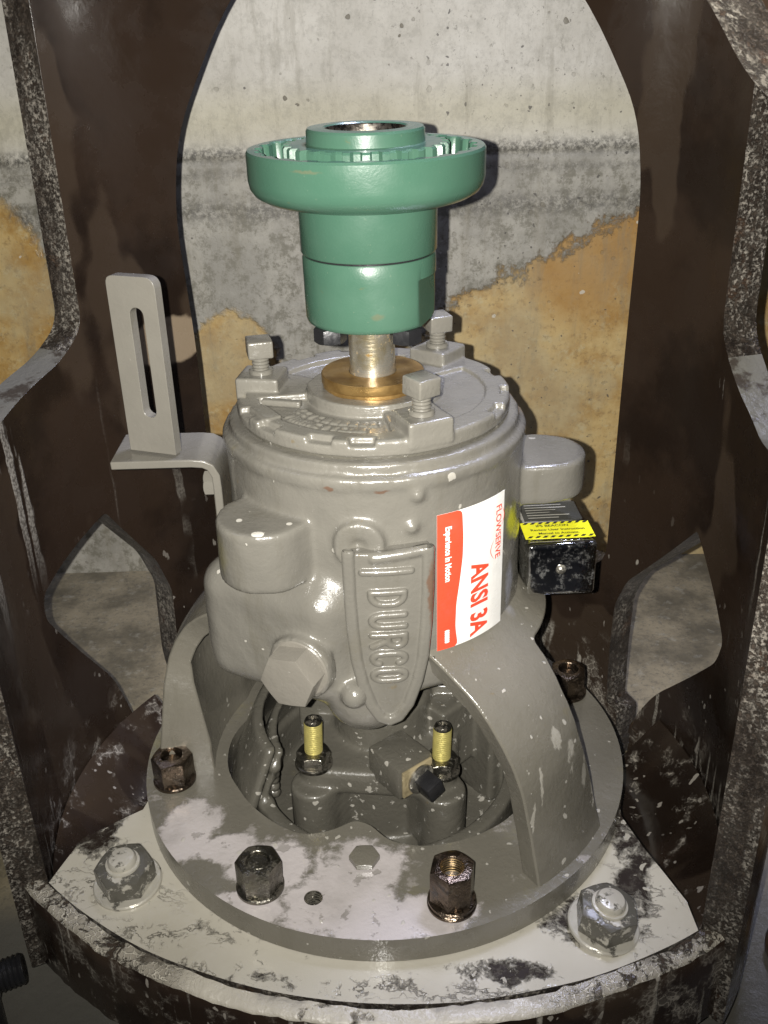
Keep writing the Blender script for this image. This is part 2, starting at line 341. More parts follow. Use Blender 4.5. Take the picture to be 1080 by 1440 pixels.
s.bump(s.math('ADD', s.math('SUBTRACT', s.math('MULTIPLY', s.noise(30, 8, .65), .8), s.math('MULTIPLY', pit, .3)), s.math('SUBTRACT', 1, och)), .002, .8)
M_WALL = s.m
s = N('dusty_concrete_floor', .6)
c = s.mix(s.rng(s.noise(14, 7, .65), .35, .65), (.30, .255, .165), (.125, .108, .070))
c = s.mix(s.math('MULTIPLY', s.rng(s.noise(60, 6, .7), .55, .66), .5), c, (.34, .32, .25))
c = s.mix(s.math('MULTIPLY', s.rng(s.noise(200, 5, .75), .5, .65), .5), c, (.08, .075, .06))
wet = s.rng(s.sep()[1], -.05, .02)
c = s.mix(wet, (.115, .11, .095), c)
s.col(c); s.set('Roughness', s.rng(wet, 0, 1, .28, .6)); s.bump(s.noise(60, 7, .7), .002, .8); M_FLOOR = s.m
s = N('rusty_pipe_coat', .4)
c = s.mix(s.rng(s.noise(30, 7, .7), .42, .6), (.03, .022, .017), (.12, .07, .035)); c = s.mix(s.rng(s.noise(80, 6, .7, s.mp(s.co, (1, 1, .3))), .58, .63), c, (.30, .28, .23))
s.col(c); s.bump(s.noise(90, 5), .001); M_PIPE = s.m

# ------------------------------------------------------------------ object helpers
def link(name, me, mats, parent=None, sharp=35, smooth=True):
    if not isinstance(mats, (list, tuple)): mats = [mats]
    if not me.materials:
        for m in mats: me.materials.append(m)
    if smooth:
        me.shade_smooth()
        if sharp: me.set_sharp_from_angle(angle=R(sharp))
    o = bpy.data.objects.new(name, me); COL.objects.link(o)
    if parent: o.parent = parent
    return o
def mesh(name, V, Fc, mats, parent=None, sharp=35, smooth=True, mi=None, fix=True):
    me = bpy.data.meshes.new(name); me.from_pydata([tuple(map(float, v)) for v in V], [], [tuple(f) for f in Fc])
    if mi is not None: me.polygons.foreach_set('material_index', np.array(mi, dtype=np.int32))
    if fix:
        bm = bmesh.new(); bm.from_mesh(me); bmesh.ops.recalc_face_normals(bm, faces=bm.faces); bm.to_mesh(me); bm.free()
    me.update()
    return link(name, me, mats, parent, sharp, smooth)
def empty(name, label, cat, loc=(0, 0, 0), group=None, rot=0):
    o = bpy.data.objects.new(name, None); COL.objects.link(o); o.location = loc; o.rotation_euler = (0, 0, rot)
    o.empty_display_size = .02
    o['label'] = label; o['category'] = cat
    if group: o['group'] = group
    return o
def tag(o, label, cat, group=None):
    o['label'] = label; o['category'] = cat
    if group: o['group'] = group
    return o
def struct(o): o['kind'] = 'structure'; return o
def bevel(o, wd=.001, seg=2, ang=40):
    m = o.modifiers.new('bevel', 'BEVEL'); m.width = wd; m.segments = seg; m.limit_method = 'ANGLE'; m.angle_limit = R(ang); m.harden_normals = False
    return o
def polar(prof, n=96, fn=None):
    """surface of revolution; fn(r, z, phi, i) may move each ring point"""
    V = []; Fc = []
    for j in range(n):
        a = 2*PI*j/n
        for i, (r, z) in enumerate(prof):
            rr, zz = (fn(r, z, a, i) if fn else (r, z))
            V.append((rr*math.sin(a), -rr*math.cos(a), zz))
    m = len(prof)
    for j in range(n):
        k = (j+1) % n
        for i in range(m-1): Fc.append((j*m+i, k*m+i, k*m+i+1, j*m+i+1))
    for e, idx in ((0, 0), (m-1, m-1)):
        if prof[idx][0] > 1e-6:
            pass
    return V, Fc
def capped(prof):   # close a lathe profile at both ends on the axis
    p = list(prof)
    if p[0][0] > 1e-5: p = [(1e-5, p[0][1])]+p
    if p[-1][0] > 1e-5: p = p+[(1e-5, p[-1][1])]
    return p
def lathe(name, prof, mat, parent=None, n=96, fn=None, cap=True, sharp=35, M4=None):
    V, Fc = polar(capped(prof) if cap else prof, n, fn)
    if M4 is not None: V = [M4 @ Vector(v) for v in V]
    return mesh(name, V, Fc, mat, parent, sharp)
def U(deg, r=1., z=0.): return Vector((r*math.sin(R(deg)), -r*math.cos(R(deg)), z))
def box_bm(half, M4=None, bev=.001, seg=2):
    bm = bmesh.new(); bmesh.ops.create_cube(bm, size=2)
    for v in bm.verts: v.co = Vector((v.co.x*half[0], v.co.y*half[1], v.co.z*half[2]))
    if bev: bmesh.ops.bevel(bm, geom=bm.edges[:], offset=bev, segments=seg, profile=.5, affect='EDGES')
    if M4 is not None: bmesh.ops.transform(bm, matrix=M4, verts=bm.verts)
    return bm
def bmobj(name, bm, mat, parent=None, sharp=35):
    me = bpy.data.meshes.new(name); bm.to_mesh(me); bm.free(); return link(name, me, mat, parent, sharp)
def frame(loc, xdir, ydir):
    x = Vector(xdir).normalized(); y = Vector(ydir); y = (y-x*x.dot(y)).normalized(); z = x.cross(y)
    m = Matrix((x, y, z)).transposed().to_4x4(); m.translation = Vector(loc); return m

# --- sheets cut from flat stock: outline and holes in (u, v), mapped to space with thickness
def inpoly(P, poly):
    x, y = P[:, 0], P[:, 1]; ins = np.zeros(len(P), bool); n = len(poly)
    for i in range(n):
        x1, y1 = poly[i]; x2, y2 = poly[(i+1) % n]
        c = (y1 > y) != (y2 > y)
        with np.errstate(divide='ignore', invalid='ignore'):
            xi = (x2-x1)*(y-y1)/(y2-y1)+x1
        ins ^= c & (x < xi)
    return ins
def densify(poly, sp):
    out = []
    for i in range(len(poly)):
        a = np.array(poly[i], float); b = np.array(poly[(i+1) % len(poly)], float)
        k = max(1, int(math.ceil(np.hypot(*(b-a))/sp)))
        for j in range(k): out.append(tuple(a+(b-a)*j/k))
    return out
def roundpoly(poly, r, seg=5):
    out = []; n = len(poly)
    for i in range(n):
        p = np.array(poly[i][:2], float); a = np.array(poly[i-1][:2], float); b = np.array(poly[(i+1) % n][:2], float)
        rr = poly[i][2] if len(poly[i]) > 2 else r
        la = np.hypot(*(a-p)); lb = np.hypot(*(b-p)); d = min(rr, la*.45, lb*.45)
        if d < 1e-4: out.append(tuple(p)); continue
        p0 = p+(a-p)/la*d; p1 = p+(b-p)/lb*d
        for k in range(seg+1):
            t = k/seg; out.append(tuple((1-t)**2*p0+2*t*(1-t)*p+t*t*p1))
    return out
def sheet(name, outer, holes, mapf, sp, mats, parent=None, bev=.001, sharp=45, edge_pick=None):
    loops = [densify(outer, sp)]+[densify(h, sp) for h in holes]
    pts = [p for l in loops for p in l]; edges = []; k = 0
    for l in loops:
        edges += [(k+i, k+(i+1) % len(l)) for i in range(len(l))]; k += len(l)
    O = np.array(loops[0]); lo = O.min(0); hi = O.max(0)
    gx = np.arange(lo[0]+sp*.5, hi[0], sp); gy = np.arange(lo[1]+sp*.5, hi[1], sp)
    G = np.array([(x+(sp*.5 if j % 2 else 0), y) for j, y in enumerate(gy) for x in gx])
    keep = inpoly(G, loops[0])
    for h in loops[1:]: keep &= ~inpoly(G, h)
    B = np.array(pts)
    G = G[keep]
    if len(G):
        ok = np.ones(len(G), bool)
        for i in range(0, len(G), 2000):
            d = ((G[i:i+2000, None, :]-B[None])**2).sum(2).min(1); ok[i:i+2000] = d > (sp*.45)**2
        G = G[ok]
    allp = [Vector(p) for p in pts]+[Vector(p) for p in G]
    vo, eo, fo, *_ = delaunay_2d_cdt(allp, edges, [], 0, 1e-7)
    vo = np.array([tuple(v) for v in vo]); T = np.array([f for f in fo if len(f) == 3])
    cen = vo[T].mean(1); k = inpoly(cen, loops[0])
    for h in loops[1:]: k &= ~inpoly(cen, h)
    T = T[k]; n = len(vo)
    V = [mapf(u, v, 0) for u, v in vo]+[mapf(u, v, 1) for u, v in vo]
    Fc = [tuple(t) for t in T]+[tuple(t[::-1]+n) for t in T]
    cnt = {}
    for t in T:
        for a, b in ((t[0], t[1]), (t[1], t[2]), (t[2], t[0])):
            cnt[(a, b)] = 1
    mi = [0]*len(Fc)
    for (a, b) in list(cnt):
        if (b, a) not in cnt:
            Fc.append((b, a, a+n, b+n)); mi.append(edge_pick(*((vo[a]+vo[b])/2)) if edge_pick else (1 if isinstance(mats, list) and len(mats) > 1 else 0))
    o = mesh(name, V, Fc, mats, parent, sharp, mi=mi)
    if bev: bevel(o, bev, 2, 50)
    return o

# --- signed-distance castings, meshed with surface nets
class Grid:
    def __init__(s, lo, hi, h):
        s.h = h; s.lo = np.array(lo, float)
        ax = [np.arange(lo[i], hi[i]+h, h, dtype=np.float32) for i in range(3)]
        s.X, s.Y, s.Z = np.meshgrid(*ax, indexing='ij')
def smin(a, b, k):
    h = np.clip(.5+.5*(b-a)/k, 0, 1); return b*(1-h)+a*h-k*h*(1-h)
def smax(a, b, k): return -smin(-a, -b, k)
def sd_cyl(X, Y, Z, r, z0, z1, rd=0., c=(0, 0)):
    d = np.hypot(X-c[0], Y-c[1])-r+rd; e = np.abs(Z-(z0+z1)/2)-(z1-z0)/2+rd
    return np.minimum(np.maximum(d, e), 0)+np.hypot(np.maximum(d, 0), np.maximum(e, 0))-rd
def sd_box(X, Y, Z, half, rd=0.):
    q = [np.abs(A)-h+rd for A, h in zip((X, Y, Z), half)]
    return np.sqrt(sum(np.maximum(a, 0)**2 for a in q))+np.minimum(np.maximum(q[0], np.maximum(q[1], q[2])), 0)-rd
def local(X, Y, Z, M4):
    I = np.array(M4.inverted(), dtype=np.float32)
    return tuple(I[i, 0]*X+I[i, 1]*Y+I[i, 2]*Z+I[i, 3] for i in range(3))
def nets(name, g, Fd, mat, parent=None, mapf=None):
    S = Fd < 0
    A = S[:-1, :-1, :-1]; allc = A.copy(); anyc = A.copy()
    cor = [(i, j, k) for i in (0, 1) for j in (0, 1) for k in (0, 1)]
    nx, ny, nz = Fd.shape
    for (i, j, k) in cor:
        s = S[i:nx-1+i, j:ny-1+j, k:nz-1+k]; allc &= s; anyc |= s
    act = anyc & ~allc; idx = np.argwhere(act)
    vid = -np.ones(act.shape, np.int64); vid[act] = np.arange(len(idx))
    vals = {c: Fd[idx[:, 0]+c[0], idx[:, 1]+c[1], idx[:, 2]+c[2]] for c in cor}
    acc = np.zeros((len(idx), 3)); num = np.zeros(len(idx))
    for a in cor:
        for ax in range(3):
            if a[ax] == 0:
                b = list(a); b[ax] = 1; b = tuple(b)
                fa, fb = vals[a], vals[b]; m = (fa < 0) != (fb < 0)
                t = np.where(m, fa/np.where(m, fa-fb, 1), 0)
                p = np.tile(np.array(a, float), (len(idx), 1)); p[:, ax] = t
                acc[m] += p[m]; num[m] += 1
    P = (idx+acc/num[:, None])*g.h+g.lo
    quads = []
    for ax in range(3):
        sl0 = [slice(1, -1)]*3; sl0[ax] = slice(0, -1); sl1 = list(sl0); sl1[ax] = slice(1, None)
        a = S[tuple(sl0)]; b = S[tuple(sl1)]
        e = np.argwhere(a != b); fl = a[tuple(e.T)]
        off = np.ones(3, int); off[ax] = 0; e = e+off
        o1, o2 = [(1, 2), (2, 0), (0, 1)][ax]
        def at(d1, d2):
            q = e.copy(); q[:, o1] -= d1; q[:, o2] -= d2; return vid[tuple(q.T)]
        q = np.stack([at(1, 1), at(0, 1), at(0, 0), at(1, 0)], 1)
        q[~fl] = q[~fl][:, ::-1]; quads.append(q)
    Q = np.concatenate(quads); Q = Q[(Q >= 0).all(1)]
    if mapf is not None: P = mapf(P)
    me = bpy.data.meshes.new(name); me.vertices.add(len(P)); me.vertices.foreach_set('co', P.astype(np.float32).ravel())
    me.loops.add(len(Q)*4); me.loops.foreach_set('vertex_index', Q.astype(np.int32).ravel())
    me.polygons.add(len(Q)); me.polygons.foreach_set('loop_start', np.arange(0, len(Q)*4, 4, dtype=np.int32))
    me.update(calc_edges=True); me.validate()
    return link(name, me, mat, parent, sharp=0)
def seg2(X, Y, a, b):
    ax, ay = a; bx, by = b; dx, dy = bx-ax, by-ay; L = dx*dx+dy*dy+1e-12
    t = np.clip(((X-ax)*dx+(Y-ay)*dy)/L, 0, 1); return np.hypot(X-ax-t*dx, Y-ay-t*dy)
def stroke(X, Y, pts):
    d = None
    for a, b in zip(pts[:-1], pts[1:]):
        e = seg2(X, Y, a, b); d = e if d is None else np.minimum(d, e)
    return d

# --- flat print
def text(name, body, size, mapf, mat, parent, offset=0., sx=1., spacing=1., origin=(0, 0)):
    cu = bpy.data.curves.new(name, 'FONT'); cu.body = body; cu.size = size; cu.offset = offset; cu.space_character = spacing
    cu.resolution_u = 3
    o = bpy.data.objects.new(name, cu); COL.objects.link(o)
    bpy.context.view_layer.update()
    me = bpy.data.meshes.new_from_object(o.evaluated_get(bpy.context.evaluated_depsgraph_get()))
    bpy.data.objects.remove(o)
    me.materials.clear()
    bm = bmesh.new(); bm.from_mesh(me); me.clear_geometry()
    bm.to_mesh(me); bm.free()
    for v in me.vertices: v.co = mapf(origin[0]+v.co.x*sx, origin[1]+v.co.y)
    me.name = name
    return link(name, me, mat, parent, smooth=False)
def textwidth(body, size, spacing=1.):
    cu = bpy.data.curves.new('t', 'FONT'); cu.body = body; cu.size = size; cu.space_character = spacing
    o = bpy.data.objects.new('t', cu); COL.objects.link(o); bpy.context.view_layer.update(); wd = o.dimensions.x
    bpy.data.objects.remove(o); bpy.data.curves.remove(cu); return wd

# --- fasteners
def hexnut(name, a, h, mat, parent=None, hole=0., z0=0., M4=None, cham=.55, bottom_cham=False, n=72):
    """a = half the width across flats"""
    def hexr(ph): q = ((ph+PI/6) % (PI/3))-PI/6; return a/math.cos(q)
    V = []; rings = 7 if hole else 6
    for j in range(n):
        ph = 2*PI*j/n; hr = hexr(ph)
        top = z0+h-max(0, hr-a*.97)*cham; bot = z0+(max(0, hr-a*.97)*cham if bottom_cham else 0)
        ring = [(max(hole, 1e-5), z0), (hr*.98, bot), (hr, bot+h*.03), (hr, top-h*.03), (hr*.985, top), (a*.93, z0+h)]
        if hole: ring += [(hole+.0006, z0+h), (hole, z0+h-.0008)]
        else: ring += [(1e-5, z0+h)]
        for r, z in ring: V.append((r*math.sin(ph), -r*math.cos(ph), z))
    m = len(ring); Fc = []
    for j in range(n):
        k = (j+1) % n
        for i in range(m-1): Fc.append((j*m+i, k*m+i, k*m+i+1, j*m+i+1))
        if hole: Fc.append((j*m+m-1, k*m+m-1, k*m, j*m))
    if M4 is not None: V = [M4 @ Vector(v) for v in V]
    return mesh(name, V, Fc, mat, parent, 28)
def thread_prof(r, z0, z1, pitch=.0016, depth=.0005):
    p = []; z = z0
    while z < z1-pitch: p += [(r-depth, z), (r, z+pitch*.5)]; z += pitch
    p += [(r-depth, z), (r-depth*1.2, z1-.0012), (r-.0018, z1)]
    return p

# ================================================================== setting
FLOORZ = -.152
V = []; Fc = []
def quad_grid(x0, x1, y0, y1, nx, ny, f):
    Vv = [f(x0+(x1-x0)*i/nx, y0+(y1-y0)*j/ny) for j in range(ny+1) for i in range(nx+1)]
    Ff = [(j*(nx+1)+i, j*(nx+1)+i+1, (j+1)*(nx+1)+i+1, (j+1)*(nx+1)+i) for j in range(ny) for i in range(nx)]
    return Vv, Ff
V, Fc = quad_grid(-1.8, 1.8, -1.2, .66, 6, 4, lambda x, y: (x, y, FLOORZ))
struct(mesh('floor', V, Fc, M_FLOOR, fix=False))
def wallf(x, z):
    y = .57+.0012*math.exp(-((z-.398)/.003)**2)
    return (x, y, z)
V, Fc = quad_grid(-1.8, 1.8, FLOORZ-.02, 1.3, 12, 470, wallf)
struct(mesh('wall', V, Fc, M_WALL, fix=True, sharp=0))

# ================================================================== support frame: pipe with cut windows, turned 7.5 degrees
RI, TH = .28, .026
FR = empty('support_frame', 'dark brown coated steel pipe stand with cut-out windows around the grey pump', 'pump stand', (0, 0, 0), rot=R(-7.5))
def fz(z): return z
D2U = RI*PI/180
def mp_(l): return [(t*D2U, z, *(r,)) for t, z, r in [(q if len(q) == 3 else (*q, .012)) for q in l]]
right_notch = [(125.5, -.150, 0), (124.8, -.085, .03), (119.5, -.038, .02), (101.5, .060, .012), (100, .085, .008), (106, .117, .008), (113.2, .155, .004), (130.0, .062, .008), (132.6, .030, .010), (132.8, -.03, .01), (132.4, -.088, .004), (129.3, -.092, .003), (128.9, -.150, 0)]
left_notch = [(360-128.8, -.150, 0), (360-124.6, -.045, .02), (360-125.2, .045, .008), (360-122.5, .085, .010), (360-112.2, .158, .004), (360-91.5, .130, .010), (360-90.8, .110, .012), (360-107, -.006, .02), (360-111.0, -.068, .02), (360-113, -.150, 0)]
outer = mp_([(58.5, -.105, 0), (66, -.112, .02), (74, -.150, .02)]+right_notch+left_notch+[(286, -.150, .02), (294, -.112, .02), (301.5, -.105, 0), (301.5, .47, .03), (311, .505, .03), (320, .528, .03), (325.4, .556, .03), (340, .62, .03), (359.9, .64, 0), (359.9, .76, 0), (.1, .76, 0), (.1, .64, 0), (20, .62, .03), (34.6, .556, .03), (40, .528, .03), (49, .505, .03), (58.5, .47, .03)])
rear = mp_([(135.8, .06, .03), (135.6, .29, .02), (135.2, .42, .03), (137.2, .475, .03), (148.5, .56, .05), (165, .64, .03), (195, .64, .03), (210.6, .565, .05), (221.8, .464, .04), (223.9, .40, .03), (222.8, .286, .03), (222.6, .06, .03)])
def sidewin(a, b): return mp_([(a, .285, .02), (a, .60, .03), (b, .60, .04), (b, .29, .018), (b-(b-a)*.12, .284, .01)])
def sidewin2(a, b): return mp_([(a, .60, .03), (a, .278, .02), (b-8, .284, .015), (b, .318, .015), (b, .60, .03)])
sr = mp_([(71, .268, .02), (71, .62, .03), (113.8, .56, .03), (113.8, .325, .02), (108, .292, .02), (98, .268, .01)])
sl = mp_([(360-71, .28, .02), (360-71, .62, .03), (360-114.3, .60, .03), (360-114, .325, .02), (360-108, .305, .02), (360-90, .287, .01)])
def pm(u, v, wv):
    a = u/RI; ad = abs((math.degrees(a)+180) % 360-180); r = RI+(TH+.003*min(1, max(0, (ad-80)/20)))*wv; return (r*math.sin(a), -r*math.cos(a), fz(v))
def pick(u, v):
    a = abs((u/D2U+180) % 360-180)
    return 2 if (.24 < v < .312 and 72 < a < 113) else 1
RO_ = lambda p: roundpoly(p, .012)
shell = sheet('shell', RO_(outer), [RO_(rear), RO_(sr), RO_(sl)], pm, .012, [M_BROWN, M_BROWNE, M_SILL], FR, bev=.0035, edge_pick=pick)
# base plate with milky sludge, inside the pipe
PR, PC = .396, .168
zpl = -.0215
def arcx(x): return PC-math.sqrt(PR*PR-x*x)
pl = [(x, arcx(x)) for x in np.linspace(-.236, .236, 50)]
pl += [(.232, -.125), (.208, -.078), (.194, -.044)]
pl += [(.196*math.sin(R(t)), -.196*math.cos(R(t))) for t in np.linspace(104, 246, 40)]
pl += [(-.190, -.070), (-.228, -.105)]
hole = [(.150*math.sin(R(t)), -.150*math.cos(R(t))) for t in np.linspace(0, 350, 36)]
def plz(x, y): return fz(zpl)+.0006*math.sin(x*60+1)*math.sin(y*55)
pmap = lambda u, v, wv: (u, v, plz(u, v)-.012*wv)
base_plate = sheet('base_plate', pl, [hole], pmap, .012, [M_SLUDGE, M_BROWNE], FR, bev=0)
for a0, a1 in ((60, 117), (243, 300)):
    rg = [(.279*math.sin(R(t)), -.279*math.cos(R(t))) for t in np.linspace(a0, a1, 40)]
    rg += [(.185*math.sin(R(t)), -.185*math.cos(R(t))) for t in np.linspace(a1, a0, 30)]
    sheet('bottom_ring', rg, [], lambda u, v, wv: (u, v, -.098-.02*wv+.9*max(0, math.hypot(u, v)-.235)), .012, [M_BROWNL, M_BROWNL], FR, bev=0)
# front lip along the plate
def lip(x, t): # point on the arc at offset t outwards
    c = Vector((0, PC)); p = Vector((x, arcx(x))); d = (p-c).normalized(); return p+d*t
V = []; Fc = []; xs = np.linspace(-.246, .246, 90)
prng = np.random.default_rng(3)
for i, x in enumerate(xs):
    zt = fz(-.0245)+.0012*math.sin(i*.35)+.0006*prng.standard_normal(); edge = abs(x)/.246
    sag = -.004*(1-edge**2)
    prof = [(-.0005, -.030), (.0003, -.0225+sag), (.002, -.0195+sag), (.012, -.020+sag), (.0148, -.0225+sag), (.0155, -.040), (.0155, -.098)]
    for t, z in prof:
        p = lip(x, t+.0004*prng.standard_normal()); V.append((p.x, p.y, fz(z)+(zt-fz(-.0245) if z > -.03 else 0)))
m = 7
for i in range(len(xs)-1):
    for k in range(m-1): Fc.append((i*m+k, (i+1)*m+k, (i+1)*m+k+1, i*m+k+1))
mi = [0 if (q % (m-1)) < 4 else 1 for q in range(len(Fc))]
front_lip = mesh('front_skirt', V, Fc, [M_LEDGE, M_BROWN], FR, 60, mi=mi)

# ================================================================== pump
PU = empty('pump', 'grey painted vertical process pump with bearing housing, legs and round flange', 'pump', (0, 0, 0))
# ---- bearing housing casting
g = Grid((-.155, -.150, .092), (.162, .125, .312), .0021); X, Y, Z = g.X, g.Y, g.Z
body = sd_cyl(X, Y, Z, .1052, .128, .296, .010)
topring = sd_cyl(X, Y, Z, .1068, .2885, .2975, .0025)
body = smin(body, topring, .003)
body = smin(body, sd_cyl(X, Y, Z, .1015, .29, .305, .002), .002)
n_ = U(-28); fm = frame(n_*.06+Vector((-.883, .469, 0))*.025+Vector((0, 0, .174)), (-.883, .469, 0), (-n_.x, -n_.y, 0))  # x = tangent left, y = inward, z up?
lx, ly, lz = local(X, Y, Z, fm)
sump = sd_box(lx, ly, lz, (.057, .063, .048), .022)
body = smin(body, sump, .012)
def lug(deg, rc, r, z0, z1):
    c = U(deg, rc); a = sd_cyl(X, Y, Z, r, z0, z1, .003, (c.x, c.y))
    fmm = frame(U(deg, rc-.03, (z0+z1)/2), U(deg), U(deg+90)); q = local(X, Y, Z, fmm)
    b = sd_box(*q, (.03, r, (z1-z0)/2), .003); return np.minimum(a, b)
for (dg, rc, r, z0, z1) in ((-41, .112, .0315, .222, .265), (92, .122, .031, .236, .266), (214, .112, .030, .236, .266)):
    body = smin(body, lug(dg, rc, r, z0, z1), .0028)
# chin under the emblem
cc = U(-7, .091, .129); chin = np.sqrt(((X-cc.x)/1.15)**2+((Y-cc.y)/.95)**2+((Z-cc.z)/1.25)**2)-.026
body = smin(body, chin, .010)
cc = U(-9.5, .116, .141); body = smin(body, np.sqrt((X-cc.x)**2+(Y-cc.y)**2+(Z-cc.z)**2)-.0095, .003)
# filled boss above the emblem
th0 = -6.5; fm = frame(U(th0, .106, .252), U(th0), (0, 0, 1)); lx, ly, lz = local(X, Y, Z, fm)
rd = np.hypot(ly, lz); disc = np.maximum(rd-.0165, np.abs(lx)-.0045)
body = smin(body, disc, .005); dm = np.sqrt((lx-.0065)**2+(ly)**2*1+(lz)**2)-.0055; body = smax(body, -dm, .004)
# collar of the drain plug
pn = U(-25); PC0 = pn*.128+Vector((0, 0, .166)); fm = frame(PC0, pn, (0, 0, 1)); lx, ly, lz = local(X, Y, Z, fm)
rd = np.hypot(ly, lz); body = smin(body, np.maximum(rd-.0225, np.abs(lx+.003)-.0045)-.0008, .003)
# gentle unevenness of the casting and a few lumps
body = body+.00035*np.sin(X*95+1.3)*np.sin(Y*83)*np.sin(Z*101+.5)+.0002*np.sin(X*260+2)*np.sin(Z*230)
for (dg, rr_, zz_, ra) in ((14, .1055, .284, .004), (-80, .123, .150, .007), (12, .1055, .262, .0035)):
    c_ = U(dg, rr_, zz_); body = smin(body, np.sqrt((X-c_.x)**2+(Y-c_.y)**2+(Z-c_.z)**2)-ra, .005)
hole_ = sd_cyl(X, Y, Z, .05, .0, .150, .004); body = smax(body, -hole_, .004)
HOUS = nets('bearing_housing', g, body, M_BODY, PU); HOUS['label'] = 'round grey bearing housing with lugs, raised emblem and red and white sticker'
# ---- emblem with raised letters
h = .00055; gu = Grid((-.031, -.140, -.0135), (.037, .002, .0075), h)
U_, Vv_, W_ = gu.X, gu.Y, gu.Z       # u to the right, v = z-0.25, w outwards
def shield(o):
    B = [(-.0235, 0), (-.0235, -.03), (-.0225, -.055), (-.0205, -.08), (-.0165, -.103), (-.0105, -.121), (-.0035, -.1315), (.003, -.134), (.0095, -.1315), (.0175, -.121), (.0245, -.103), (.0290, -.08), (.0315, -.055), (.0330, -.03), (.0335, 0)]
    L = [((x-.005)*(1-o/.0285)+.005, y+(o if y < -.1 else 0)) for x, y in B]
    return L
def sd_poly(Xa, Ya, poly):
    d = None; n = len(poly); ins = np.zeros(Xa.shape, bool)
    for i in range(n):
        a = poly[i]; b = poly[(i+1) % n]; e = seg2(Xa, Ya, a, b); d = e if d is None else np.minimum(d, e)
        c = (a[1] > Ya) != (b[1] > Ya)
        if b[1] != a[1]: ins ^= c & (Xa < (b[0]-a[0])*(Ya-a[1])/(b[1]-a[1])+a[0])
    return np.where(ins, -d, d)
u2, v2 = U_[:, :, 0], Vv_[:, :, 0]
P0 = sd_poly(u2, v2, shield(0))[:, :, None]; 
pad = smax(P0, np.abs(W_+.0045)-.0071, .0022)
L = shield(.0035); left_rib = stroke(u2, v2, L)[:, :, None]
emb = smin(pad, np.sqrt(np.maximum(left_rib-.0012, 0)**2+(W_-.0026)**2)-.0029, .0010)
def arc(cx, cy, rx, ry, a0, a1, n=12): return [(cx+rx*math.cos(R(a0+(a1-a0)*i/n)), cy+ry*math.sin(R(a0+(a1-a0)*i/n))) for i in range(n+1)]
G_ = {'I': [[(.0, -.25), (.0, 1.25)]],
      'D': [[(0, 0), (0, 1)], [(0, 1)]+arc(.25, .62, .75, .38, 90, 0)+arc(.25, .38, .75, .38, 0, -90)+[(0, 0)]],
      'U': [[(0, 1)]+arc(.5, .34, .5, .34, 180, 360)+[(1, 1)]],
      'R': [[(0, 0), (0, 1)]+arc(.5, .74, .5, .26, 90, -90)+[(0, .48)], [(.45, .48), (1, 0)]],
      'C': [arc(.5, .72, .5, .28, 20, 180)+arc(.5, .28, .5, .28, 180, 340)],
      'O': [arc(.5, .70, .5, .30, 0, 180)+arc(.5, .30, .5, .30, 180, 360)+[(1, .70)]]}
let = None; LH = .0205; LW = .0088; uc = -.0065
for ch, vc in (('I', -.013), ('D', -.0325), ('U', -.0495), ('R', -.0650), ('C', -.0790), ('O', -.0925)):
    for st in G_[ch]:
        wv = 0 if ch == 'I' else LW*(.9 if ch in 'CO' else 1)
        pts = [(uc+b*LH*(1. if ch != 'I' else .98), vc+wv/2-a*wv) for a, b in st]
        e = stroke(u2, v2, pts); let = e if let is None else np.minimum(let, e)
let = let[:, :, None]
emb = smin(emb, np.sqrt(np.maximum(let-.0003, 0)**2+((W_-.0032)*.9)**2)-.0021, .0008)
tb = seg2(u2, v2, (-.004, -.004), (.030, .0))[:, :, None]; emb = smin(emb, np.sqrt(tb**2+(W_-.001)**2)-.0035, .002)
ER = .1138
def emap(P):
    a = P[:, 0]/ER+R(0.6); r = ER+P[:, 2]; return np.stack([r*np.sin(a), -r*np.cos(a), P[:, 1]+.2505], 1)
EMB = nets('emblem', gu, emb, M_BODY, HOUS, emap); EMB['label'] = 'raised cast shield with rounded letters running downwards'
# fill behind the emblem so that it joins the housing
# ---- sticker
SR = .1079
def cylmap(r, th_deg, z_top):
    def f(u, v, wv=0):  # u along arc in m, v downwards in m
        a = R(th_deg)+u/.107; rr = r-.0002*wv; return (rr*math.sin(a), -rr*math.cos(a), z_top-v)
    return f
SW, SH = .0590, .1035
sm_ = cylmap(SR, 20.5, .2685)
ST = sheet('sticker', [(0, 0), (SW, 0), (SW, SH), (0, SH)], [], sm_, .005, [M_WHITE, M_WHITE], HOUS, bev=0)
ST['label'] = 'white and red adhesive label reading ANSI 3A'
wave = [(.31, 0), (.33, .02), (.325, .035), (.29, .052), (.245, .07), (.235, .088), (.27, SH)]
red = [(0, 0)]+[(a*SW, b) for a, b in wave]+[(0, SH)]
red = [(max(x, .0), y) for x, y in roundpoly([(*p, .004) if 0 < i < 8 else (*p, 0) for i, p in enumerate(red)], .004)]
sheet('red_band', red, [], cylmap(SR+.00025, 20.5, .2685), .004, [M_RED, M_RED], HOUS, bev=0)
def stext(name, body, u0, v0, v1, height, mat, off=.0, sp=1.):
    wd = textwidth(body, height/.7, sp); k = (v1-v0)/wd; f = cylmap(SR+.0005, 20.5, .2685)
    text(name, body, height/.7, lambda x, y: Vector(f(u0*SW+y, v0+x*k)), mat, HOUS, off, 1, sp)
stext('sticker_title', 'ANSI 3A', .455, .0447, .1005, .0150, M_RED, .0008)
stext('sticker_maker_name', 'FLOWSERVE', .835, .008, .0475, .0058, M_RED, .00012)
stext('sticker_slogan', 'Experience In Motion', .10, .0095, .050, .0044, M_WHITE, .00022)
stext('sticker_footer', '0000000', .10, .0885, .0985, .0030, M_WHITE, .0004)
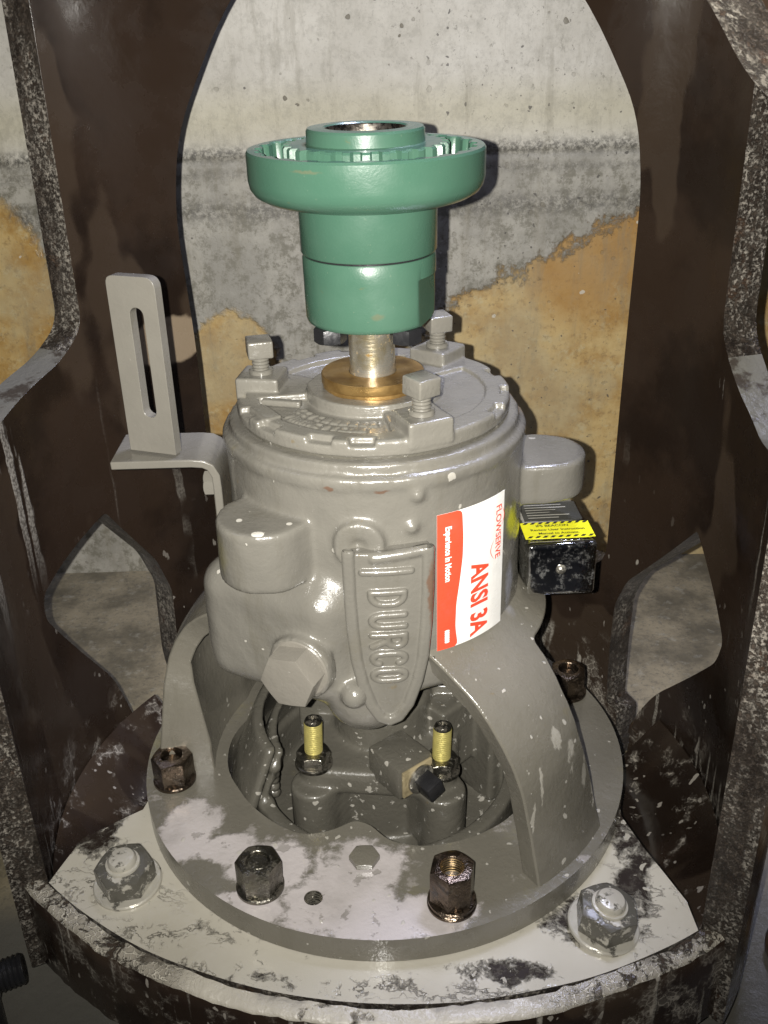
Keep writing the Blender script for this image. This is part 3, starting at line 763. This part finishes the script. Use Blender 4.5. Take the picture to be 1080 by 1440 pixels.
def ribbon(name, pts, wd, f, mat, parent):
    V = []; Fc = []
    for i, (u, v) in enumerate(pts):
        a = pts[max(i-1, 0)]; b = pts[min(i+1, len(pts)-1)]; dx, dy = b[0]-a[0], b[1]-a[1]; L_ = math.hypot(dx, dy)
        ww = wd*math.sin(PI*(i+.3)/(len(pts)-.4))
        V += [f(u-dy/L_*ww, v+dx/L_*ww), f(u+dy/L_*ww, v-dx/L_*ww)]
        if i: Fc.append((2*i-2, 2*i-1, 2*i+1, 2*i))
    return mesh(name, V, Fc, mat, parent, smooth=False, fix=False)
fa = cylmap(SR+.0005, 20.5, .2685)
ribbon('sticker_arc', [(SW*.945+.0028*math.sin(PI*t), .011+.014*t) for t in np.linspace(0, 1, 14)], .00035, fa, M_RED, HOUS)
ribbon('sticker_arc', [(SW*.815-.004*math.sin(PI*t), .032+.016*t) for t in np.linspace(0, 1, 14)], .00035, fa, M_RED, HOUS)
# yellow paint dab by the sticker
# ---- drain plug
PM = frame(PC0, (0, 0, 1), (1, 0, 0))
zax = pn; xax = Vector((0, 0, 1)).cross(zax).normalized()
PM = Matrix((xax, zax.cross(xax), zax)).transposed().to_4x4() @ Matrix.Rotation(R(8), 4, 'Z'); PM.translation = PC0
pl_ = hexnut('drain_plug', .0175, .0175, M_PLUG, HOUS, M4=PM, z0=.002, cham=.25); pl_['label'] = 'large hexagonal painted drain plug'
lathe('washer', [(.0215, .0), (.0215, .0022), (.0205, .003)], M_PLUG, HOUS, 64, M4=PM)
# ---- bearing cover
ZT = .318
def cover_fn(r, z, a, i): return r, z
cov = [(.0945, .306), (.0952, .3075), (.0952, ZT-.0035), (.0935, ZT-.001), (.0915, ZT), (.062, ZT-.0006), (.0605, ZT-.002), (.0595, ZT-.005), (.052, ZT-.0065), (.050, ZT-.004), (.0475, ZT-.001), (.046, ZT), (.034, ZT+.0005), (.0325, ZT-.002)]
g = Grid((-.102, -.102, .300), (.102, .102, .338), .0011); X, Y, Z = g.X, g.Y, g.Z
rr_ = np.hypot(X, Y); an = np.degrees(np.arctan2(X, -Y))
cv = sd_cyl(X, Y, Z, .0952, .3065, ZT, .0025)
# recessed ring carrying the cast letters at the front left, shallow pockets round the rest
def band(r0, r1, a0, a1, k=.0015):
    mid = (a0+a1)/2; da = (an-mid+180) % 360-180
    return smax(np.abs(rr_-(r0+r1)/2)-(r1-r0)/2, (np.abs(da)-(a1-a0)/2)*rr_*PI/180, k)
for (r0, r1, a0, a1, dep) in ((.046, .080, -82, 8, .0045), (.048, .078, 42, 122, .003), (.048, .076, 160, 238, .004)):
    cv = smax(cv, -smax(band(r0, r1, a0, a1), (ZT-dep)-Z, .001), .0016)
for a0 in (-88, -66, -48, -22, -5, 62, 84, 108, 190, 214):
    cv = smax(cv, -smax(band(.0885, .105, a0-5, a0+5), (ZT-.004)-Z, .001), .002)
cv = smin(cv, smax(smax(rr_-.046, -(rr_-.030), .001), np.abs(Z-(ZT-.002))-.006, .001), .002)
cv = smax(cv, -(sd_cyl(X, Y, Z, .0335, ZT-.001, ZT+.03, .0)), .001)
PADS = (-100, 22, 142)
for dg in PADS:
    fm = frame(U(dg, .080, ZT+.001), U(dg), U(dg+90)); q = local(X, Y, Z, fm)
    cv = smin(cv, sd_box(*q, (.0155, .0155, .0085), .0018), .0018)
# ragged ribs next to the letters (cast cover)
q = local(X, Y, Z, frame(U(-60, .083, ZT-.001), U(-60), U(30))); cv = smin(cv, sd_box(*q, (.006, .013, .0022), .001), .0015)
q = local(X, Y, Z, frame(U(-72, .066, ZT-.001), U(-15), U(75))); cv = smin(cv, sd_box(*q, (.003, .014, .0022), .001), .0015)
# the cast writing is worn and paint-filled: rows of raised unreadable strokes
rs = np.random.default_rng(5); X2, Y2 = X[:, :, 0], Y[:, :, 0]; wr = None
for row, (rad, a0, a1) in enumerate(((.068, -55, -4), (.0575, -58, 2))):
    for a in np.arange(a0, a1, 5.4 if row == 0 else 6.4):
        k = rs.integers(0, 4)
        def pt(da, dr): v = U(a+da, rad+dr); return (v.x, v.y)
        st = [[pt(-1.5, -.003), pt(-1.5, .003), pt(1.2, -.003), pt(1.2, .003)], [pt(1.2, .003), pt(-1.4, .002), pt(-1.4, -.003), pt(1.2, -.003)], [pt(-1.5, -.003), pt(0, .003), pt(1.4, -.003)], [pt(-1.5, .003), pt(-1.5, -.003), pt(1.3, -.002), pt(1.3, .003)]][k]
        e = stroke(X2, Y2, st); wr = e if wr is None else np.minimum(wr, e)
cv = smin(cv, np.sqrt(wr[:, :, None]**2+(Z-(ZT-.0045))**2)-.0016, .001)
cv = cv+.0002*np.sin(X*170)*np.sin(Y*190+1)
COV = nets('bearing_cover', g, cv, M_LID, PU); COV['label'] = 'round bearing cover with worn raised lettering and three adjusting pads'
# dark ring put in as the shade of the gap below the cover
lathe('gap_shade_ring', [(.093, .3045), (.0935, .3055), (.0935, .3075)], M_CAST, PU, 96)
for i, dg in enumerate(PADS):   # square head adjusting bolts
    c0 = U(dg, .080, 0); bt = empty('adjusting_bolt', '', ''); del bt['label']; del bt['category']; bt.parent = PU; bt.location = (c0.x, c0.y, ZT+.0105)
    lathe('thread', thread_prof(.0062, -.002, .0125, .0024, .0008), M_LID, bt, 32)
    lathe('nut_collar', [(.0085, -.001), (.0085, .0012), (.0075, .002)], M_LID, bt, 32)
    bmobj('square_head', box_bm((.0088, .0088, .0062), Matrix.Translation((0, 0, .0175)) @ Matrix.Rotation(R((12, 38, 20)[i]), 4, 'Z') @ Matrix.Rotation(R(3), 4, 'X'), .0013, 3), M_LID, bt)
# ---- shaft and bronze seal
lathe('shaft', [(.0162, .30), (.0162, .3335), (.0158, .335), (.0158, .372)], M_SHAFT, PU, 64)
lathe('bearing_isolator', [(.0165, .3315), (.0350, .3315), (.0357, .3308), (.0357, .3255), (.0350, .3245), (.0342, .3240), (.0342, .3222), (.0350, .3215), (.0350, .3195), (.0338, .3185), (.0338, .316)], M_BRONZE, PU, 128, cap=False)

lathe('seal_base_ring', [(.0358, .3150), (.0362, .3158), (.0362, .3178), (.0352, .3186), (.030, .3188)], M_SHAFT, PU, 96, cap=False)
# ---- adapter: flange + bell with windows
NF = lambda a: a
HC = [(-80, .133), (-59, .1255), (-45, .122), (-33, .1185), (-24, .105), (-16, .0885), (-8, .091), (1, .108), (14, .119), (30, .126), (45, .130), (59, .130), (90, .130), (135, .130), (180, .130), (225, .130), (262, .133)]
hc = roundpoly([(*[q for q in U(a, r)[:2]], .02) for a, r in HC], .02)
FLNG = None
fo = [tuple(U(a, .197)[:2]) for a in np.linspace(0, 357, 120)]
th_c = (-.053, -.159)
thole = [(th_c[0]+.0066*math.cos(a), th_c[1]+.0066*math.sin(a)) for a in np.linspace(0, 2*PI, 24, endpoint=False)]
def fmap(u, v, wv):
    return (u, v, -.0205*wv+(.0008*math.sin(u*30+2)*math.cos(v*26) if wv == 0 else 0)-.0004)
FLNG = sheet('flange', fo, [hc, thole], fmap, .010, [M_FLANGE, M_LEG], PU, bev=.0018)
lathe('threaded_hole', [(.0067, -.0005)]+[(.0067-(.0007 if i % 2 else 0), -.001-.0012*i) for i in range(18)]+[(.001, -.024)], M_WETNUT, PU, 32, cap=False, M4=Matrix.Translation((th_c[0], th_c[1], 0)))
PROF = [(.170, .100), (.160, .112), (.151, .127), (.142, .140), (.130, .152), (.115, .162), (.100, .169), (.079, .1745), (.052, .1785), (.025, .183), (.006, .188), (-.004, .1905)]
pr = np.array(PROF); seglen = np.r_[0, np.cumsum(np.hypot(*np.diff(pr, axis=0).T))]; SL = seglen[-1]
def bell(u, v, wv): # u = degrees*k, v = length from the foot
    s_ = SL-v; z = np.interp(s_, seglen, pr[:, 0]); r = np.interp(s_, seglen, pr[:, 1])
    z1 = np.interp(s_+.002, seglen, pr[:, 0]); r1 = np.interp(s_+.002, seglen, pr[:, 1]); z0 = np.interp(s_-.002, seglen, pr[:, 0]); r0 = np.interp(s_-.002, seglen, pr[:, 1])
    t = np.array([r1-r0, z1-z0]); t /= np.hypot(*t); nrm = (t[1], -t[0])   # inward
    if nrm[0] > 0: nrm = (-nrm[0], -nrm[1])
    adeg = u/.15*180/PI
    tk = .017
    if -150 < adeg < -60: tk = .018+.032*max(0, 1-max(z, 0)/.10)*min(1, (adeg+150)/30)
    r += nrm[0]*tk*wv; z += nrm[1]*min(tk, .017)*wv
    a = u/.15; return (r*math.sin(a), -r*math.cos(a), z)
k = .15*PI/180
out_ = [(-180*k, 0), (180*k, 0), (180*k, SL), (-180*k, SL)]
def vz(z): return SL-np.interp(-z, -pr[:, 0], seglen)
VF = vz(.112); 
# three bits of shell: the feet run down to the flange, windows are open at the bottom
def seg_poly(a0, a1): return None
outb = [(-180*k, -.001), (-127*k, -.001), (-126*k, 0)]
outb = [(-180, 0, 0), (-81, 0, 0), (-81, .02, .03), (-83, .06, .04), (-88, .098, .04), (-88, .130, .03), (-78, .158, .02), (-60, .168, .01), (15, .168, .01), (20.5, .157, .01), (25.5, .142, .02), (29, .115, .03), (32.2, .077, .04), (34, .027, .03), (34, 0, 0),
        (59, 0, 0), (58, .045, .03), (54, .09, .03), (54, .125, .02), (58, .150, .012), (90, .150, .02), (112, .150, .02), (124, .12, .03), (131, .08, .03), (133, .03, .03), (133, 0, 0), (179.9, 0, 0), (179.9, .17, 0), (-180, .17, 0)]
outb = [(a*k, (float(vz(z)) if 0 < z < .17 else (0 if z == 0 else SL)), r*.6) for a, z, r in outb]
BELL = sheet('adapter', roundpoly(outb, .01), [], bell, .008, [M_LEG, M_LEG], PU, bev=.0026)
BELL['label'] = 'flared cast adapter with three legs standing on the flange'
# ---- casing cover and seal chamber seen through the window
g = Grid((-.128, -.118, -.075), (.128, .118, .066), .0022); X, Y, Z = g.X, g.Y, g.Z
rr_ = np.hypot(X, Y)
sc = sd_cyl(X, Y, Z, .128, -.075, -.052, .004)
an = np.degrees(np.arctan2(X, -Y)); adf = np.abs((an+120+180) % 360-180)
slope = .1245-np.maximum(Z+.01, 0)*.42
wallr = smax(np.abs(rr_-slope)-.0045, np.abs(Z+.012)-.056, .003)
sc = smin(sc, smax(wallr, (adf-62)*.0018, .004), .006)
w2 = smax(np.abs(rr_-(slope-.017))-.0035, np.abs(Z+.02)-.050, .003); sc = smin(sc, smax(w2, (adf-56)*.0018, .004), .008)
w3 = smax(np.abs(rr_-.107)-.006, np.abs(Z+.035)-.02, .003); sc = smin(sc, w3, .008)
bk = sd_box(*local(X, Y, Z, frame((-.005, .052, .010), (1, 0, 0), (0, 1, 0))), (.062, .012, .058), .003); sc = smin(sc, bk, .004)
bk = sd_box(*local(X, Y, Z, frame((.072, .018, -.004), (.6, -.8, 0), (.8, .6, 0))), (.040, .010, .046), .003); sc = smin(sc, bk, .004)
for q_ in (-.032, -.020, -.006, .004, .016):
    c_ = U(-70+q_*300, .0965+q_*.05, q_); sc = smin(sc, np.sqrt((X-c_.x)**2+(Y-c_.y)**2+(Z-c_.z)**2)-.0052, .004)
hub = sd_cyl(X, Y, Z, .054, -.06, .006, .006); sc = smin(sc, hub, .006)
for dg in (-47, 35, 133, 215):
    c_ = U(dg, .0775); sc = smin(sc, sd_cyl(X, Y, Z, .0185, -.06, .010, .003, (c_.x, c_.y)), .004)
    q = local(X, Y, Z, frame(U(dg, .05, -.022), U(dg), U(dg+90))); sc = smin(sc, sd_box(*q, (.030, .0165, .026), .003), .003)
g2 = sd_box(*local(X, Y, Z, frame((0, -.010, .014), U(-8+90), U(-8))), (.062, .056, .012), .006)
sc = smin(sc, smax(g2, rr_-.083, .004), .004)
sc = smin(sc, sd_cyl(X, Y, Z, .040, .0, .064, .005), .006)
bk2 = sd_box(*local(X, Y, Z, frame((-.004, .022, .030), (1, -.12, 0), (.12, 1, 0))), (.066, .016, .030), .002); sc = smin(sc, bk2, .002)
bk2 = sd_box(*local(X, Y, Z, frame((.062, .000, .020), (.75, .66, 0), (-.66, .75, 0))), (.030, .012, .032), .002); sc = smin(sc, bk2, .002)
c_ = U(-8, .082); sc = smax(sc, -sd_cyl(X, Y, Z, .016, -.004, .05, .002, (c_.x, c_.y)), .002)
SEAL = nets('seal_chamber', g, sc, M_CAST, PU); SEAL['label'] = 'dark wet seal chamber casting inside the adapter window'
# gland block with square plug
gm = frame((.012, -.062, .033), U(38), U(128))
bmobj('gland_block', box_bm((.019, .017, .0145), gm, .0025, 2), M_CAST, SEAL)
s = N('bare_tan_face', .4); s.col(s.mix(s.rng(s.noise(60, 5), .4, .6), (.30, .25, .15), (.17, .14, .08))); s.bump(s.noise(200, 4), .0003); M_TAN = s.m
fx = frame(gm @ Vector((.0200, 0, 0)), gm.to_3x3() @ Vector((0, 1, 0)), (0, 0, 1))
bmobj('bare_face', box_bm((.0145, .0120, .0014), fx, .001, 2), M_TAN, SEAL)
fz_ = gm.to_3x3() @ Vector((1, 0, 0)); xa = Vector((0, 0, 1)).cross(fz_).normalized()
QM = Matrix((xa, fz_.cross(xa), fz_)).transposed().to_4x4(); QM.translation = gm @ Vector((.0212, .002, -.001))
lathe('plug_collar', [(.0122, 0), (.0122, .002), (.0105, .0035), (.0080, .0042)], M_ZINC, SEAL, 48, M4=QM)
bmobj('square_plug', box_bm((.0072, .0072, .0080), QM @ Matrix.Translation((0, 0, .0110)) @ Matrix.Rotation(R(18), 4, 'Z'), .0011, 2), M_BLACK, SEAL)
for i in range(3):
    bmobj('cast_mark', box_bm((.0035, .0006, .0008), gm @ Matrix.Translation((.004, -.005+.005*i, .0148)), .0003, 1), M_CAST, SEAL)
# studs of the seal gland
for i, dg in enumerate((-47.5, 34.5, 132, 214)):
    c_ = U(dg, .0755 if dg < 0 else .0765); st = bpy.data.objects.new('gland_stud', None); COL.objects.link(st); st.parent = PU; st.location = (c_.x, c_.y, .0262)
    st.empty_display_size = .01; st.rotation_euler = (R(-2), R(2), 0)
    hexnut('hex_nut', .0118, .010, M_WETNUT, st, z0=.0035)
    lathe('washer', [(.0145, 0), (.0148, .0008), (.0148, .0028), (.0138, .0035)], M_WETNUT, st, 48)
    lathe('thread', thread_prof(.0072, .010, .041, .0018, .0004), M_GOLD, st, 40)
    lathe('thread_tip', [(.0068, .0395), (.0068, .0412), (.0058, .0435), (.0034, .0440), (.0030, .0425)], M_WETNUT, st, 32)
# small hex set screw on the flange
sp_ = hexnut('set_screw', .0098, .0045, M_LEG, PU, M4=Matrix.Translation((-.017, -.126, .0002)), cham=.3)

# ================================================================== coupling
CO = empty('coupling', 'green coupling hub with toothed rim on top of the pump shaft', 'coupling', (0, 0, .369))
zz = lambda z: z-.369
low = [(.0345, .3690), (.0415, .3690), (.0428, .3702), (.0437, .3725), (.0440, .4115), (.0434, .4130)]
def cutf(r, z, a, i):
    d = .0395; q = math.cos(a-R(70))
    if z < zz(.4005) and q > .2: r = min(r, d/q)
    return r, z
lp = [(r, zz(z)) for r, z in [(.0162, .3695), (.0345, .3690), (.0415, .3690), (.0428, .3702), (.0435, .3725), (.0438, .385), (.0439, .3998), (.0440, .4008), (.0440, .4115), (.0433, .4130), (.0415, .4133)]]
lathe('lower_hub', lp, M_GREEN, CO, 180, cutf, cap=False)
lathe('joint_groove', [(.0425, zz(.4115)), (.0425, zz(.4155))], M_BLACK, CO, 64, cap=False)
lathe('upper_hub', [(r, zz(z)) for r, z in [(.0415, .4142), (.0440, .4145), (.0447, .4155), (.0449, .443), (.0455, .4465)]], M_GREEN, CO, 128, cap=False)
# rim: outside, inner wall with teeth
NT = 26
def rimfn(r, z, a, i):
    if i in (8, 9, 10):
        t = .5+.5*math.cos(a*NT); t = min(1, max(0, (t-.35)/.35)); r = r-.0030*t
    return r, z
rim = [(.0455, .4455), (.060, .4470), (.0660, .4488), (.0715, .4520), (.0742, .4560), (.0752, .4610), (.0752, .4770), (.0742, .4785), (.0702, .4785), (.0693, .4775), (.0686, .4650), (.0640, .4640), (.0510, .4625)]
rim = [(r, zz(z)) for r, z in rim]
lathe('toothed_rim', rim, M_GREEN, CO, NT*14, rimfn, cap=False, sharp=30)
def hubfn(r, z, a, i):
    if i in (1, 2, 3):
        t = .5+.5*math.cos(a*28); t = min(1, max(0, (t-.35)/.3)); r = r-.0040*(1-t)
    return r, z
hubp = [(.0530, .4620), (.0528, .4626), (.0525, .4795), (.0515, .4808), (.0420, .4808), (.0385, .4806), (.0374, .4812), (.0372, .4885), (.0362, .4900), (.0268, .4902), (.0256, .4894)]
lathe('toothed_hub', [(r, zz(z)) for r, z in hubp], M_GREEN, CO, 28*16, hubfn, cap=False, sharp=30)
lathe('bore', [(.0256, zz(.4894)), (.0250, zz(.4885)), (.0250, zz(.455)), (.001, zz(.4545))], M_BORE, CO, 96, cap=False)
for dg in (-52, 40, 128, 220):
    c_ = U(dg, .0345); hexnut('socket_screw', .0095, .0105, M_BLACK, CO, M4=Matrix.Translation((c_.x, c_.y, -.0100)) @ Matrix.Rotation(R(dg), 4, 'Z'), z0=0, bottom_cham=True)

# ================================================================== bracket
BR = empty('bracket', 'grey slotted upright bracket bolted to the left side of the pump', 'bracket', (-.158, .008, .272))
bl = Vector(BR.location)
ang = R(-20)
ux = Vector((math.cos(ang), math.sin(ang), 0)); nb = Vector((-ux.y, ux.x, 0))    # nb points to the back
tilt = Vector((0, .0, 1))
o0 = Vector((-.1585, -.004, .276))
def bmapf(u, v, wv): return tuple(o0-bl+ux*u+tilt*v+nb*.0085*wv+Vector((-.00*v, 0, 0)))
slot = [(x_, y_) for x_, y_ in [( .0052*math.cos(a), .100+.0052*math.sin(a)) for a in np.linspace(0, PI, 10)]+[(.0052*math.cos(a), .032+.0052*math.sin(a)) for a in np.linspace(PI, 2*PI, 10)]]
slot = [(x+.002, y) for x, y in slot]
plate = roundpoly([(-.0185, 0, 0), (.0185, 0, 0), (.0185, .126, .008), (-.0185, .126, .006)], .006)
sheet('slotted_plate', plate, [slot], bmapf, .01, [M_BRACKET, M_BRACKET], BR, bev=.0008)
# bent foot: strip profile in (x, z), extruded in depth
path = [(-.187, .2745), (-.130, .2745), (-.121, .2735), (-.115, .270), (-.111, .262), (-.1105, .252), (-.1105, .215)]
def strip(name, path, t, y0f, y1f, mat, parent, off):
    V = []; n = len(path)
    for i, (x, z) in enumerate(path):
        a = np.array(path[max(i-1, 0)]); b = np.array(path[min(i+1, n-1)]); d = (b-a)/np.hypot(*(b-a)); nn = np.array([d[1], -d[0]])
        for (px, pz) in ((x, z), (x+nn[0]*t, z+nn[1]*t)):
            for y in (y0f(i), y1f(i)): V.append((px-off[0], y-off[1], pz-off[2]))
    Fc = []
    for i in range(n-1):
        a = i*4; b = a+4
        Fc += [(a, a+1, b+1, b), (a+2, b+2, b+3, a+3), (a, b, b+2, a+2), (a+1, a+3, b+3, b+1)]
    Fc += [(0, 2, 3, 1), (n*4-4, n*4-3, n*4-1, n*4-2)]
    return bevel(mesh(name, V, Fc, mat, parent, 40), .0009)
strip('bent_foot', path, .006, lambda i: -.016, lambda i: .036, M_BRACKET, BR, bl)
bm_ = Vector((-.1165, -.006, .2515))-bl
BMx = Matrix((Vector((0, 0, 1)), Vector((0, 1, 0)), Vector((-1, 0, 0)))).transposed().to_4x4(); BMx.translation = bm_
hexnut('bracket_bolt', .0085, .0075, M_BRACKET, BR, M4=BMx)

# ================================================================== condition monitor
MO = empty('condition_monitor', 'small chrome box with yellow hazard label fixed to the right side of the pump', 'sensor', (.132, .008, .1625))
ml = Vector(MO.location); ma = R(2)
mf = Matrix.Translation((.1325-ml.x, .008-ml.y, .1845-ml.z)) @ Matrix.Rotation(ma, 4, 'Z')
bx = box_bm((.0262, .037, .0222), mf, .006, 5); case = bmobj('case', bx, M_CHROME, MO)
lid_ = box_bm((.0262, .0022, .0222), mf @ Matrix.Translation((0, -.0382, 0)), .002, 3)
bmobj('end_cap', box_bm((.0258, .0045, .0218), mf @ Matrix.Translation((0, -.0355, 0)), .0036, 5), M_CHROME, MO)
def lmap(y0, h):
    def f(u, v, wv=0): return tuple(mf @ Vector((u, y0-v, .0222+h-.0002*wv)))
    return f
yl = sheet('yellow_label', [(-.0258, 0), (.0258, 0), (.0258, .0250), (-.0258, .0250)], [], lmap(-.0060, .0003), .01, [M_YEL, M_YEL], MO, bev=0)
V = []; Fc = []
for row in (0, 1):
    for i in range(9):
        u0 = -.0245+.0056*i; v0 = .0004 if row == 0 else .0216
        for (du, dv) in ((0, .003), (.0028, .003), (.0052, 0), (.0024, 0)): V.append(lmap(-.0060, .0006)(min(u0+du, .0256), v0+dv))
        b_ = len(V)-4; Fc.append((b_, b_+1, b_+2, b_+3))
mesh('hazard_stripes', V, Fc, M_INK, MO, smooth=False, fix=False)
def ltext(name, body, y0, v, height, mat, wid, off=.0001, u_c=0):
    wd = textwidth(body, height/.7); kx = wid/wd; f = lmap(y0, .0006)
    text(name, body, height/.7, lambda x, y: Vector(f(u_c-wid/2+x*kx, v-y)), mat, MO, off)
ltext('label_line', 'IPS BEACON', -.0060, .0078, .0032, M_INK, .024, u_c=-.003)
ltext('label_line', 'Review User Instruction', -.0060, .0138, .0030, M_INK, .040)
ltext('label_line', 'Manual to Activate.', -.0060, .0194, .0030, M_INK, .030)
sheet('dark_label', [(-.0215, 0), (.0225, 0), (.0225, .030), (-.0215, .030)], [], lmap(.0270, .0003), .01, [M_DKLABEL, M_DKLABEL], MO, bev=0)
for q in range(6):
    V = [lmap(.0265, .0006)(-.018+(0 if c_ in (0, 3) else rng.uniform(.018, .036)), .004+.0042*q+(.0012 if c_ > 1 else 0)) for c_ in range(4)]
    V[2] = (V[1][0], V[2][1], V[2][2])
    mesh('label_print_line', V, [(0, 1, 2, 3)], M_LTINK, MO, smooth=False, fix=False)
bq = Matrix.Rotation(R(90), 4, 'X')
lathe('button', [(.0038, 0), (.0038, .0015), (.0026, .0032), (.0012, .0038)], M_ZINC, MO, 32, M4=mf @ Matrix.Translation((-.0005, -.0392, .001)) @ bq)
bmobj('mounting_foot', box_bm((.017, .03, .0012), Matrix.Translation((.122-ml.x, .012-ml.y, .1608-ml.z)), .0004, 1), M_ZINC, MO)
bmobj('mounting_arm', box_bm((.012, .012, .012), Matrix.Translation((.103-ml.x, .016-ml.y, .180-ml.z)), .002, 2), M_BODY, MO)

# ================================================================== fasteners between pump and stand
def flange_nut(deg, r, label, kind, rot=0):
    c_ = U(deg, r, .0002); e = empty('flange_nut', label, 'nut', c_, 'nuts on the pump flange', R(rot)); e.scale = (.92, .92, .96)
    mt = M_RUSTNUT if kind != 'wet' else M_WETNUT
    if kind == 'tall':
        lathe('spring_washer', [(.0085, 0), (.0182, 0), (.0188, .0008), (.0188, .0026), (.0180, .0034), (.0172, .0040), (.0182, .0044), (.0182, .0062), (.0174, .0070), (.0085, .0070)], mt, e, 64, cap=False)
        hexnut('nut_body', .0152, .0300, mt, e, hole=.0090, z0=.0072)
        lathe('thread', [(.0090+(.0006 if i % 2 else -.0003), .0368-.0011*i) for i in range(16)]+[(.001, .0200)], M_BRASSIN, e, 40, cap=False)
        lathe('stud_end', [(.0078, .012), (.0078, .0245), (.0068, .0258)], M_ZINC, e, 32)
    else:
        lathe('washer', [(.0178, 0), (.0186, .0008), (.0186, .0030), (.0176, .0038)], mt, e, 64)
        hexnut('nut_body', .0155, .0235, mt, e, hole=.0092, z0=.0038)
        lathe('stud_end', thread_prof(.0090, .010, .0255 if kind == 'wet' else .0215, .0022, .0006), mt, e, 40)
    return e
flange_nut(-78.5, .174, 'dark brown wet nut on the flange beside the left leg', 'rust', 10)
flange_nut(-31.5, .174, 'dark wet nut at the front of the flange, left of the small threaded hole', 'wet', 0)
flange_nut(14.5, .174, 'tall bronze coloured nut with open brassy thread at the front right of the flange', 'tall', 16)
flange_nut(111, .178, 'rusty nut on the flange behind the right leg, under the chrome box', 'rust', 20)
def frame_bolt(loc, label, rot=0, tip=(0, 0)):
    e = empty('frame_bolt', label, 'bolt', loc, 'large bolts holding the base plate', R(rot)); e.rotation_euler = (R(tip[0]), R(tip[1]), R(rot))
    lathe('washer', [(.0245, 0), (.0252, .0008), (.0252, .0030), (.0242, .0040)], M_MILKNUT, e, 64)
    hexnut('nut_body', .0188, .0180, M_MILKN2, e, z0=.0040)
    lathe('stud_end', [(.0125, .021), (.0128, .0225), (.0124, .0238), (.0105, .0240), (.0104, .0270), (.0090, .0290), (.0050, .0298)], M_MILKNUT, e, 48)
    return e
def milkmat(name, k):
    s = N(name, .24, .2); nz = s.sep(s.n('ShaderNodeNewGeometry').outputs['Normal'])[2]
    m = s.math('MULTIPLY', s.rng(s.noise(90, 6, .7), .62-k, .70-k), 1.)
    s.col(s.mix(m, (.10, .095, .08), (.42, .40, .345))); s.bump(s.math('ADD', m, s.noise(160, 4)), .0006); return s.m
M_MILKNUT = milkmat('milk_coated_steel', .26); M_MILKN2 = milkmat('partly_milky_steel', .10)
frame_bolt((-.1935, -.1215, -.0213), 'large nut and washer covered in pale sludge at the left of the base plate', 8, (3, -2))
frame_bolt((.1490, -.1740, -.0213), 'large dark nut in the pale sludge at the right of the base plate', 22, (5, 6))

# ================================================================== things outside the stand
FB = empty('floor_bolt', 'threaded steel bolt lying on the dark floor at the lower left corner', 'bolt', (-.306, -.150, -.088))
bx_ = Matrix((Vector((0, .3, 1)).normalized(), Vector((0, 1, -.3)).normalized(), Vector((1, .22, .10)).normalized()))
zt = Vector((.92, .36, .06)).normalized(); xt = zt.cross(Vector((0, 0, 1))).normalized(); BMX = Matrix((xt, zt.cross(xt)*1, zt)).transposed().to_4x4()
hexnut('bolt_head', .014, .016, M_ZINC, FB, M4=BMX, z0=-.006)
lathe('thread', thread_prof(.0120, .008, .030, .0036, .0012), M_BLACK, FB, 40, M4=BMX)
lathe('stand_leg', [(.012, -.048), (.012, .0)], M_BLACK, FB, 24, M4=Matrix.Translation((-.004, 0, -.016)))
PP = lathe('pipe', [(.018, FLOORZ+.001), (.023, FLOORZ+.003), (.026, FLOORZ+.010), (.0265, FLOORZ+.018), (.0245, FLOORZ+.026), (.0235, FLOORZ+.040), (.0235, .06), (.022, .064)], M_PIPE, None, 48, M4=Matrix.Translation((.333, -.105, 0)))
tag(PP, 'rusty dark pipe stub standing outside the stand at the lower right', 'pipe')
NB = hexnut('stand_bolt_head', .011, .009, M_BROWN, FR, M4=Matrix.Translation(tuple(U(124, .290, fz(-.105)))), z0=0)
